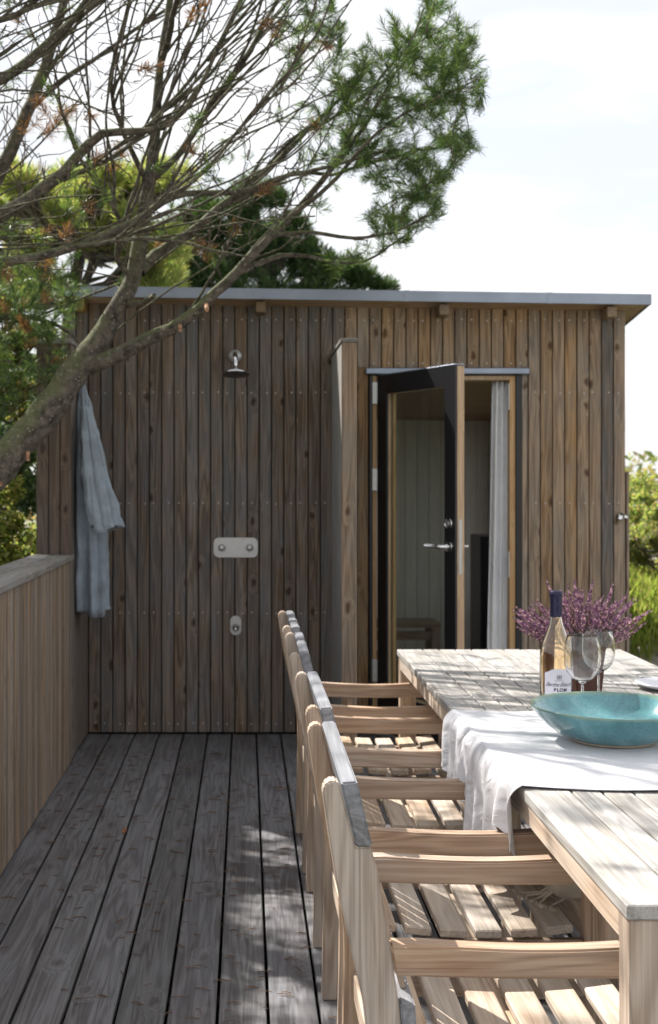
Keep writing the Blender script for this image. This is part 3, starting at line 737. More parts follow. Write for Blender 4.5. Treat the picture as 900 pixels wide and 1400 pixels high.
chair.location = (.5, cy[0], 0); chair['label'] = clabel[0]

# cushion with tassels on the second chair
def cushion(name, c, rx, ry, h, mat, parent, rot=0):
    V = []; Fc = []; n = 22
    for sgn in (1, -1):
        for a in range(n+1):
            for b in range(n+1):
                u = a/n*2-1; v = b/n*2-1
                e = max(0, (1-u**4))*max(0, (1-v**4)); zz = h*(e**.42)
                pin = 1-.08*(1-abs(u))*abs(v)**3-.08*(1-abs(v))*abs(u)**3
                V.append((c[0]+rx*u*pin*math.cos(rot)-ry*v*pin*math.sin(rot), c[1]+rx*u*pin*math.sin(rot)+ry*v*pin*math.cos(rot), c[2]+h+sgn*zz*(1 if sgn > 0 else .96)+.004*math.sin(7*u+5*v)*e))
    for s in range(2):
        o = s*(n+1)**2
        for a in range(n):
            for b in range(n):
                q = o+a*(n+1)+b; f = (q, q+n+1, q+n+2, q+1); Fc.append(f if s == 0 else f[::-1])
    m = mesh(name, V, Fc, mat, True, parent); return m
cz = .386
ct = thing('cushion', (.90, 3.33, cz), 'cream cushion with knotted tassels lying on the second chair under the table', 'cushion')
cushion('cover', (.880, 3.28, cz+.004), .150, .15, .068, M['cushion'], ct, .15)
tp = []
for (bx_, by_, L_x, L_y) in ((.745, 3.190, -.035, -.01), (.748, 3.205, -.05, .02), (.744, 3.175, -.02, -.025), (.79, 3.165, -.045, -.035), (.742, 3.215, -.055, .035)):
    pth = [(bx_+.02, by_, cz+.035), (bx_, by_, cz+.02), (bx_+L_x*.6, by_+L_y*.5, cz+.013), (bx_+L_x, by_+L_y, cz+.009), (bx_+L_x*1.15+.012, by_+L_y*1.1-.015, cz+.008)]
    tube('tassel', pth, [.003, .0035, .003, .0045, .0075], M['cushion'], ct, 8)

# ------------------------------------------------------------------ white cloth across the table
CY0, CY1 = 2.935, 3.915
def sstep(a, b, x): t = max(0, min(1, (x-a)/(b-a))); return t*t*(3-2*t)
def hem(y):
    """how low the hanging side reaches: it lies over the chair arms it meets"""
    h = .505+.035*math.sin(y*9)+.10*sstep(3.7, 3.95, y)
    h = h + (.595-h)*(1-sstep(2.96, 2.99, y))
    for ya in (3.035, 3.565):
        k = math.exp(-((y-ya)/.036)**4); h = h*(1-k)+.630*k
    return h
NV, NT, NH = 150, 90, 46
cv = []; cfq = []
def wr(x, y):   # wrinkles on the flat part
    a = .0035*(math.sin(9*y+3*x+1.5*math.sin(3.1*x))**2)*(.4+.6*math.sin(2.3*x+1)**2)
    a += .0035*max(0, math.sin(23*(y-CY0)+2.2*math.sin(4*x)+x*3))**3*sstep(1.1, .64, x)
    e = min(y-CY0, CY1-y)
    a += .004*math.exp(-(e/.02)**2)*(.5+.5*math.sin(x*14))
    return a+.0016
for a in range(NV+1):
    v = a/NV; y = CY0+(CY1-CY0)*v
    edge = .012*math.sin(5*v*0+0)
    for b in range(NT):
        u = b/NT; x = 1.70-(1.70-TX0-.004)*u
        skew = .018*math.sin(x*5)*(1 if v < .5 else -.6)+.012*math.sin(x*11+1)
        wgt = abs(2*v-1)**2
        z = TZ+wr(x, y)+.0015
        if x > TX1+.004: z = TZ+.003-(x-TX1)*1.2
        cv.append((x, y+skew*wgt, z))
    H = hem(y); drop = TZ+.004-H
    for b in range(NH+1):
        t = b/NH
        ph = 2*PI*(y*8.2)+.9*math.sin(y*7)+1.2*t
        am = .019*(t**.7)
        fold = am*math.sin(ph)+.45*am*math.sin(ph*1.9+1+t*2)
        bow = .024*math.sin(min(1, t*6)*PI/2)
        x = TX0-.003-bow-fold-.012*t*(1-sstep(3.0, 3.3, y))*0
        rad = min(1, t*5)
        z = TZ+.0045-(1-math.cos(min(1, t*7)*PI/2))*.010-drop*t*(.9+.1*t)+wr(TX0, y)*(1-min(1, t*4))
        yy = y+.012*t*math.sin(ph+1.3)
        if y < 3.02: yy += .05*t*(1-sstep(2.95, 3.03, y))*.3; 
        cv.append((x, yy, z))
W_ = NT+NH+1
for a in range(NV):
    for b in range(W_-1): q = a*W_+b; cfq.append((q, q+1, q+W_+1, q+W_))
cl = mesh('tablecloth', cv, cfq, M['cloth'], True)
sm = cl.modifiers.new('thick', 'SOLIDIFY'); sm.thickness = .0014; sm.offset = 1
tag(cl, 'white linen cloth laid across the middle of the table and hanging over its left edge', 'tablecloth')

# ------------------------------------------------------------------ things on the table
TT = TZ+.0006; TC = TZ+.0062    # bare top / on the cloth
# bowl
mb_, N_, L_, p_ = mat_base('turquoise reactive glaze')
tcb = N_.new('ShaderNodeTexCoord'); sep = N_.new('ShaderNodeSeparateXYZ'); L_.new(tcb.outputs['Object'], sep.inputs[0])
n1 = N_.new('ShaderNodeTexNoise'); n1.inputs['Scale'].default_value = 7; n1.inputs['Detail'].default_value = 8; n1.inputs['Distortion'].default_value = .8
mpb = N_.new('ShaderNodeMapping'); mpb.inputs['Scale'].default_value = (1, 1, .35); L_.new(tcb.outputs['Object'], mpb.inputs[0]); L_.new(mpb.outputs[0], n1.inputs['Vector'])
nsp = N_.new('ShaderNodeTexNoise'); nsp.inputs['Scale'].default_value = 160; nsp.inputs['Detail'].default_value = 3; L_.new(tcb.outputs['Object'], nsp.inputs['Vector'])
rb = N_.new('ShaderNodeValToRGB'); eb = rb.color_ramp.elements; eb[0].position = .34; eb[0].color = (.055, .17, .19, 1); eb[1].position = .68; eb[1].color = (.20, .39, .42, 1)
em = eb.new(.52); em.color = (.10, .27, .30, 1)
L_.new(n1.outputs['Fac'], rb.inputs['Fac'])
spk = N_.new('ShaderNodeMixRGB'); spk.blend_type = 'OVERLAY'; spk.inputs['Fac'].default_value = .35; L_.new(rb.outputs[0], spk.inputs['Color1']); L_.new(nsp.outputs['Fac'], spk.inputs['Color2'])
zz = N_.new('ShaderNodeMath'); zz.operation = 'MULTIPLY_ADD'; zz.inputs[1].default_value = .028; L_.new(n1.outputs['Fac'], zz.inputs[0]); L_.new(sep.outputs[2], zz.inputs[2])
rim = N_.new('ShaderNodeMapRange'); rim.inputs['From Min'].default_value = .098; rim.inputs['From Max'].default_value = .115; L_.new(zz.outputs[0], rim.inputs['Value'])
mr = N_.new('ShaderNodeMixRGB'); L_.new(rim.outputs[0], mr.inputs['Fac']); L_.new(spk.outputs[0], mr.inputs['Color1']); mr.inputs['Color2'].default_value = (.20, .25, .13, 1)
L_.new(mr.outputs[0], p_.inputs['Base Color']); p_.inputs['Roughness'].default_value = .14; p_.inputs['Coat Weight'].default_value = .5
bb = N_.new('ShaderNodeBump'); bb.inputs['Strength'].default_value = .15; bb.inputs['Distance'].default_value = .003; L_.new(n1.outputs['Fac'], bb.inputs['Height']); L_.new(bb.outputs[0], p_.inputs['Normal'])
M['glaze'] = mb_
M['clay'] = simple('unglazed clay', (.42, .35, .26), .85, 0, .1, 80)
bl = P(838, 1012, 504); bowl = thing('bowl', (bl.x, bl.y, TC), 'large turquoise glazed ceramic bowl on the white cloth', 'bowl')
prof = [(0, .014), (.07, .014), (.115, .020), (.155, .036), (.186, .060), (.206, .083), (.2155, .0945), (.2180, .0962), (.2200, .0945), (.2190, .090), (.207, .071), (.184, .048), (.150, .021), (.122, .0085), (.112, .004), (.0, .004)]
lathe('bowl_body', prof, M['glaze'], 96, bowl, (bl.x, bl.y, TC))
lathe('foot_ring', [(.106, .0), (.112, .0), (.119, .0072), (.108, .0062), (.103, .002), (.106, .0)], M['clay'], 64, bowl, (bl.x, bl.y, TC))

# bottle
bb_ = P(760.3, 972, 444)
bot = thing('wine_bottle', (bb_.x, bb_.y, TT), 'large clear bottle of rose wine with a dark blue capsule and white label', 'bottle')
R0 = .0495; HB = .367
outer = [(0, .004), (.030, .002), (R0-.005, 0), (R0, .006), (R0, .165), (R0-.001, .180), (.046, .197), (.039, .222), (.030, .246), (.0225, .266), (.0185, .285), (.0172, .30), (.0170, .366), (.0135, .366)]
inner = [(.0130, .366), (.0130, .30), (.0148, .284), (.0188, .265), (.0262, .245), (.0352, .221), (.0425, .196), (R0-.0042, .179), (R0-.0038, .165), (R0-.0038, .012), (R0-.010, .008), (0, .010)]
lathe('glass_body', outer+inner, M['bottleglass'], 64, bot, (bb_.x, bb_.y, TT))
liq = [(0, .0106), (R0-.0103, .0087), (R0-.0044, .0125), (R0-.0044, .165), (R0-.0049, .179), (.0418, .196), (.0345, .221), (.0255, .245), (.0181, .265), (.0141, .284), (.0124, .292), (0, .292)]
lathe('wine', liq, M['wine'], 64, bot, (bb_.x, bb_.y, TT))
M['capsule'] = simple('dark blue capsule', (.018, .017, .055), .35, .3, .15, 60)
lathe('capsule', [(.0182, .2905), (.0187, .291), (.0186, .349), (.0200, .3505), (.0200, .3615), (.0192, .3685), (.017, .3700), (0, .3700)], M['capsule'], 48, bot, (bb_.x, bb_.y, TT))
M['paper'] = simple('white label paper', (.70, .69, .76), .6, 0, .02, 50)
M['ink'] = simple('dark label ink', (.035, .035, .06), .6)
M['ink_soft'] = simple('grey label ink', (.22, .21, .26), .6)
RL = R0+.0005
face = math.atan2(-bb_.y, -bb_.x)       # label turned roughly to the viewer
lab_c = face+.20
def onlabel(u, z, r): a = lab_c+u/R0; return (r*math.cos(a), r*math.sin(a), z)
lv = []; lf = []; nu = 40; HWL = .0455
for a in range(nu+1):
    u = -HWL+2*HWL*a/nu
    top = .124+.0115*(sstep(-HWL, -.012, u)-sstep(.012, HWL, u)) - (.004 if a in (0, nu) else 0)
    for z in (.028, top): lv.append(onlabel(u, z, RL))
for a in range(nu): lf.append((2*a, 2*a+2, 2*a+3, 2*a+1))
mesh('label', lv, lf, M['paper'], True, bot, Vector((bb_.x, bb_.y, TT)))
def text_on_label(txt, size, zc, mat, shear=0, bold=0, spacing=1, uc=0.0):
    cu_ = bpy.data.curves.new('lettering', 'FONT'); cu_.body = txt; cu_.size = size; cu_.align_x = 'CENTER'; cu_.shear = shear; cu_.offset = bold; cu_.space_character = spacing
    to = bpy.data.objects.new('lettering', cu_); sc.collection.objects.link(to)
    bpy.context.view_layer.update()
    me = bpy.data.meshes.new_from_object(to.evaluated_get(bpy.context.evaluated_depsgraph_get()))
    bpy.data.objects.remove(to); me.name = 'lettering'
    for v in me.vertices: v.co = Vector(onlabel(v.co.x+uc, zc+v.co.y, RL+.0004))
    me.materials.clear(); me.materials.append(mat)
    o = bpy.data.objects.new('lettering', me); o.location = (bb_.x, bb_.y, TT); return link(o, bot)
text_on_label('HERRANGS', .0052, .0985, M['ink_soft'], spacing=1.25)
text_on_label('Berthe Eklund', .0170, .0830, M['ink'], shear=.5, uc=-.001, spacing=.85)
text_on_label('BLOM', .0140, .0675, M['ink'], bold=.0006, spacing=1.15, uc=.004)
ev = []; ef = []
def emb(u0, u1, z0, z1):
    b = len(ev)
    for (u, z) in ((u0, z0), (u1, z0), (u1, z1), (u0, z1)): ev.append(onlabel(u, z, RL+.0005))
    ef.append((b, b+1, b+2, b+3))
for (c0, c1, d0, d1) in ((-.0075, -.0035, .1035, .1055), (.0035, .0075, .1035, .1055), (-.0075, -.0055, .106, .1165), (.0055, .0075, .106, .1165), (-.0075, -.0032, .117, .1185), (.0032, .0075, .117, .1185),
                         (-.0012, .0012, .1035, .1185), (-.0045, -.0022, .1075, .1145), (.0022, .0045, .1075, .1145), (-.003, .003, .1095, .112)): emb(c0, c1, d0, d1)
mesh('emblem', ev, ef, M['ink_soft'], False, bot, Vector((bb_.x, bb_.y, TT)))

# glasses
def wine_glass(loc, k, label):
    gth = thing('wine_glass', loc, label, 'wine glass', 'wine glasses beside the bottle')
    o_ = [(.0, .0042), (.006, .006), (.0045, .014), (.0040, .05), (.0040, .095), (.0055, .108), (.012, .114), (.030, .124), (.0455, .143), (.0525, .168), (.0540, .190), (.0515, .218), (.0455, .250), (.0449, .2515)]
    i_ = [(.0443, .250), (.0502, .218), (.0526, .190), (.0511, .168), (.0442, .1445), (.029, .1262), (.012, .1165), (0, .1150)]
    f_ = [(0, 0), (.036, 0), (.038, .0012), (.036, .0020), (.012, .0038), (0, .0042)]
    sc_ = lambda pr: [(r*k, z*k) for r, z in pr]
    lathe('glass_bowl', sc_(o_[5:]+[(.0446, .2522)]+i_), M['clearglass'], 56, gth, loc)
    lathe('stem', sc_([(0, .0043)]+o_[1:6]+[(0, .1082)]), M['clearglass'], 24, gth, loc)
    lathe('glass_foot', sc_(f_), M['clearglass'], 48, gth, loc)
    return gth
g1 = P(796.5, 985, 462); wine_glass((g1.x, g1.y, TT), 1.0, 'front empty wine glass nearer the turquoise bowl, overlapping the other glass')
g2 = P(818.5, 965, 434); wine_glass((g2.x, g2.y, TT), .945, 'rear empty wine glass standing in front of the heather pot')

# plate
M['china'] = simple('white glazed china', (.72, .73, .77), .15, 0, .01, 20, coat=.3)
plx = 1.445; pl = (plx, F/402., TT)
o = lathe('plate', [(0, .004), (.06, .004), (.075, .008), (.115, .021), (.117, .0225), (.1175, .0215), (.078, .0045), (.065, .0), (0, .0)], M['china'], 64, None, pl)
tag(o, 'small white china plate near the right side of the table, cut off by the frame', 'plate')

# heather in its pot
hp = P(796, 949, 412)
ht = thing('potted_heather', (hp.x, hp.y, TT), 'purple flowering heather in a dark brown square pot behind the bottle', 'potted plant')
M['pot'] = simple('dark brown clay pot', (.085, .030, .018), .55, 0, .25, 30)
M['soil'] = simple('potting soil', (.03, .02, .012), .95, 0, .4, 200, bump=.6)
bm = bmesh.new(); PWD = .059; PH = .160
for (x0, s0) in ((0, 1),):
    r = bmesh.ops.create_cube(bm, size=1)
    for v in r['verts']:
        t = v.co.z+.5; kx = PWD*(.80+.20*t); v.co = Vector((v.co.x*2*kx, v.co.y*2*kx, t*PH))
top = [f for f in bm.faces if f.normal.z > .9][0] if True else None
bm.normal_update(); top = max(bm.faces, key=lambda f: f.calc_center_median().z)
r = bmesh.ops.inset_individual(bm, faces=[top], thickness=.006); 
for v in top.verts: v.co.z -= .014
side_e = [e for e in bm.edges if abs(e.verts[0].co.z-e.verts[1].co.z) > .05]
bmesh.ops.bevel(bm, geom=side_e, offset=.006, segments=3, affect='EDGES')
me = bpy.data.meshes.new('pot'); bm.to_mesh(me); bm.free(); me.materials.append(M['pot'])
o = bpy.data.objects.new('pot', me); o.location = (hp.x, hp.y, TT); o.rotation_euler = (0, 0, .3); link(o, ht)
B('soil', hp.x-.049, hp.x+.049, hp.y-.049, hp.y+.049, TT+.141, TT+.149, M['soil'], ht, .002, rot=(0, 0, .3))
M['bell'] = leafy('heather bells', [(.20, .09, .20), (.36, .20, .42), (.52, .36, .58), (.70, .58, .70), (.30, .15, .36), (.18, .20, .08)], .5)
M['sprig'] = leafy('heather sprigs', [(.04, .07, .02), (.08, .12, .03), (.14, .16, .05), (.06, .05, .03)], .35)
M['stem'] = simple('heather stem', (.12, .07, .045), .8)
def spike_mesh(seed):
    rr = random.Random(seed); V = []; Fc = []; mi = []
    L = 1.0; bend = rr.uniform(-.12, .12)
    ax = lambda t: Vector((bend*math.sin(t*2.2), .04*math.sin(t*5+seed), t*L))
    # stem
    for a in range(6):
        t = a/5; c = ax(t*.97); r = .010*(1-t*.6)
        for b in range(3): V.append(c+Vector((r*math.cos(b*2.1), r*math.sin(b*2.1), 0)))
    for a in range(5):
        for b in range(3): Fc.append((a*3+b, a*3+(b+1) % 3, (a+1)*3+(b+1) % 3, (a+1)*3+b)); mi.append(1)
    n = 74
    for q in range(n):
        t = .34+.66*(q/n)**.9; a = q*2.4+rr.uniform(-.3, .3); c = ax(t)
        rad = .050*(1-.62*((t-.34)/.66)**1.5)*rr.uniform(.6, 1.25)
        d = Vector((math.cos(a), math.sin(a), rr.uniform(.2, .9))).normalized()
        tip = c+d*rad*1.15; s = .020*rr.uniform(.7, 1.3)*(1-.35*t)
        u = d.cross(Vector((0, 0, 1))).normalized()*s; wv = d.cross(u).normalized()*s
        b = len(V); mid = c+d*rad*.55
        V += [c+d*rad*.1, mid+u, mid+wv, mid-u, mid-wv, tip+u*.4, tip-u*.4]
        Fc += [(b, b+1, b+2), (b, b+2, b+3), (b, b+3, b+4), (b, b+4, b+1), (b+1, b+5, b+2), (b+2, b+5, b+6), (b+2, b+6, b+3), (b+3, b+6, b+4), (b+4, b+5, b+1), (b+4, b+6, b+5)]; mi += [0]*10
    for q in range(34):
        t = rr.uniform(.02, .5); a = rr.uniform(0, 6.28); c = ax(t)
        d = Vector((math.cos(a), math.sin(a), 1.1)).normalized(); l = .06*rr.uniform(.6, 1.3)
        u = d.cross(Vector((0, 0, 1))).normalized()*.008
        b = len(V); V += [c-u, c+u, c+d*l]; Fc.append((b, b+1, b+2)); mi.append(2)
    me = bpy.data.meshes.new('flower_spike'); me.from_pydata([tuple(v) for v in V], [], Fc)
    for m_ in (M['bell'], M['stem'], M['sprig']): me.materials.append(m_)
    me.polygons.foreach_set('material_index', mi); me.update(); return me
spk_m = [spike_mesh(s) for s in range(7)]
top_c = Vector((hp.x, hp.y, TT+.145))
for q in range(150):
    az = rnd.uniform(0, 2*PI); tilt = (rnd.random()**.62)*1.12
    d = Vector((math.sin(tilt)*math.cos(az)*1.12, math.sin(tilt)*math.sin(az)*.8, math.cos(tilt)+.05)).normalized()
    ln = rnd.uniform(.165, .215)*(1+.10*math.sin(az*2+1)) if tilt > .4 else rnd.uniform(.185, .245)
    ln *= rnd.uniform(.74, 1.16)
    if d.z < .3: ln *= .85
    ob = bpy.data.objects.new('flower_spike', rnd.choice(spk_m))  # shared meshes
    ob.location = top_c+Vector((d.x*.04, d.y*.04, -.005)); ob.rotation_euler = (Matrix.Rotation(0, 3, 'Z') @ d.to_track_quat('Z', 'Y').to_matrix() @ Matrix.Rotation(rnd.uniform(0, 6.28), 3, 'Z')).to_euler()
    ob.scale = (ln*.78, ln*.78, ln); link(ob, ht)
# leafy heart of the plant
LV = []; LF = []
for q in range(3800):
    a = rnd.uniform(0, 6.28); rr_ = rnd.random()**.5*.105; h_ = rnd.uniform(0, .10)*(1-rr_/.16)
    c = top_c+Vector((rr_*math.cos(a)*1.05, rr_*math.sin(a)*.8, h_+.25*rr_)); d = Vector((rnd.gauss(0, .6)+math.cos(a)*.6, rnd.gauss(0, .6)+math.sin(a)*.6, 1)).normalized()
    u = d.cross(Vector((rnd.random(), rnd.random(), .1))).normalized()*.0013; l = rnd.uniform(.008, .016)
    b = len(LV); LV += [tuple(c-u), tuple(c+u), tuple(c+d*l)]; LF.append((b, b+1, b+2))
o = fastmesh('sprigs', np.array(LV)-np.array(hp[:2]+(TT,)) if False else np.array(LV), np.array(LF), M['sprig'], ht); tag(o, kind='stuff')

# ------------------------------------------------------------------ litter on the deck
M['litter'] = leafy('dry pine needles', [(.15, .075, .035), (.22, .12, .06), (.10, .055, .03)], .1)
paths = []
for q in range(440):
    x = rnd.uniform(-.86, .6) if q < 360 else rnd.uniform(.0, 2.2); y = rnd.uniform(3.1, 6.9); a = rnd.gauss(0, .5)+(PI if rnd.random() < .5 else 0); L = rnd.uniform(.022, .052)
    for k_ in range(rnd.choice((1, 2, 2))):
        aa = a+rnd.uniform(-.35, .35); c = rnd.uniform(-.4, .4)
        paths.append(([(x, y, .0028), (x+L*.5*math.cos(aa), y+L*.5*math.sin(aa), .0055), (x+L*math.cos(aa+c), y+L*math.sin(aa+c), .0030)], [.0013, .0012, .0006]))
V, Q = tubes(paths, 3); o = fastmesh('fallen_pine_needles', V, Q, M['litter']); tag(o, 'dry brown pine needles scattered over the grey deck', 'pine needles', kind='stuff')
lp = P(170, 1140, (1140-657)/EYE)
V = []; Fc = []
for a in range(9):
    t = a/8
    for b in range(5):
        u = b/4*2-1; ww = .011*math.sin(PI*(t*.9+.06)); V.append((lp.x-.004+ww*u*.8+.01*t, lp.y+.035*(t-.5)-.02*t, .004+.014*t*t+.010*abs(u)**1.5))
for a in range(8):
    for b in range(4): Fc.append((a*5+b, a*5+b+1, a*5+b+6, a*5+b+5))
o = mesh('dry_leaf', V, Fc, simple('dry leaf', (.30, .13, .06), .7, 0, .2, 60), True); o.modifiers.new('thick', 'SOLIDIFY').thickness = .0012
tag(o, 'curled brown dry leaf lying alone on the grey deck planks', 'leaf')

# ------------------------------------------------------------------ the pine leaning in from the left
bk, N_, L_, p_ = mat_base('pine bark with moss')
tcb = N_.new('ShaderNodeTexCoord'); nb1 = N_.new('ShaderNodeTexNoise'); nb1.inputs['Scale'].default_value = 26; nb1.inputs['Detail'].default_value = 8; nb1.inputs['Roughness'].default_value = .7
vb = N_.new('ShaderNodeTexVoronoi'); vb.inputs['Scale'].default_value = 42
nb2 = N_.new('ShaderNodeTexNoise'); nb2.inputs['Scale'].default_value = 7; nb2.inputs['Detail'].default_value = 5
for n_ in (nb1, vb, nb2): L_.new(tcb.outputs['Object'], n_.inputs['Vector'])
rk = N_.new('ShaderNodeValToRGB'); ek = rk.color_ramp.elements; ek[0].position = .35; ek[0].color = (.022, .018, .014, 1); ek[1].position = .66; ek[1].color = (.17, .145, .12, 1)
L_.new(nb1.outputs['Fac'], rk.inputs['Fac'])
gn = N_.new('ShaderNodeNewGeometry'); sg = N_.new('ShaderNodeSeparateXYZ'); L_.new(gn.outputs['Normal'], sg.inputs[0])
mm = N_.new('ShaderNodeMath'); mm.operation = 'MULTIPLY_ADD'; mm.inputs[1].default_value = .45; L_.new(sg.outputs[2], mm.inputs[0]); L_.new(nb2.outputs['Fac'], mm.inputs[2])
mo = N_.new('ShaderNodeMapRange'); mo.inputs['From Min'].default_value = .50; mo.inputs['From Max'].default_value = .85; mo.inputs['To Max'].default_value = .75; L_.new(mm.outputs[0], mo.inputs['Value'])
mc = N_.new('ShaderNodeMixRGB'); L_.new(mo.outputs[0], mc.inputs['Fac']); L_.new(rk.outputs[0], mc.inputs['Color1']); mc.inputs['Color2'].default_value = (.115, .135, .045, 1)
li = N_.new('ShaderNodeMapRange'); li.inputs['From Min'].default_value = .10; li.inputs['From Max'].default_value = .22; li.inputs['To Min'].default_value = .75; li.inputs['To Max'].default_value = 0; L_.new(vb.outputs['Distance'], li.inputs['Value'])
lm = N_.new('ShaderNodeMixRGB'); L_.new(li.outputs[0], lm.inputs['Fac']); L_.new(mc.outputs[0], lm.inputs['Color1']); lm.inputs['Color2'].default_value = (.30, .31, .25, 1)
L_.new(lm.outputs[0], p_.inputs['Base Color']); p_.inputs['Roughness'].default_value = .9
b_ = N_.new('ShaderNodeBump'); b_.inputs['Strength'].default_value = 1; b_.inputs['Distance'].default_value = .014; L_.new(nb1.outputs['Fac'], b_.inputs['Height']); L_.new(b_.outputs[0], p_.inputs['Normal'])
M['bark'] = bk
M['twig'] = simple('pine twig bark', (.085, .066, .048), .9, 0, .45, 18)
M['needle'] = leafy('pine needles', [(.022, .055, .028), (.04, .085, .03), (.065, .12, .035), (.15, .20, .05), (.04, .075, .045)], .42, .4)
M['needle_dead'] = leafy('dead pine needles', [(.14, .07, .035), (.25, .12, .06), (.22, .14, .07)], .3)

def smooth_path(pts, rads, step=.05):
    """Catmull-Rom through control points with sideways irregularity"""
    P_ = [np.array(p, float) for p in pts]; P_ = [2*P_[0]-P_[1]]+P_+[2*P_[-1]-P_[-2]]
    R_ = [rads[0]]+list(rads)+[rads[-1]]
    out = []; rr = []
    for i in range(1, len(P_)-2):
        n = max(2, int(np.linalg.norm(P_[i+1]-P_[i])/step))
        for k in range(n):
            t = k/n
            out.append(.5*((2*P_[i])+(-P_[i-1]+P_[i+1])*t+(2*P_[i-1]-5*P_[i]+4*P_[i+1]-P_[i+2])*t*t+(-P_[i-1]+3*P_[i]-3*P_[i+1]+P_[i+2])*t**3))
            rr.append(R_[i]*(1-t)+R_[i+1]*t)
    out.append(P_[-2]); rr.append(R_[-2])
    out = np.array(out); rr = np.array(rr)
    j = np.cumsum(np.random.normal(0, .0026, out.shape), axis=0); j -= np.linspace(0, 1, len(out))[:, None]*j[-1]
    return out+j, rr*(1+np.random.normal(0, .035, len(rr)))

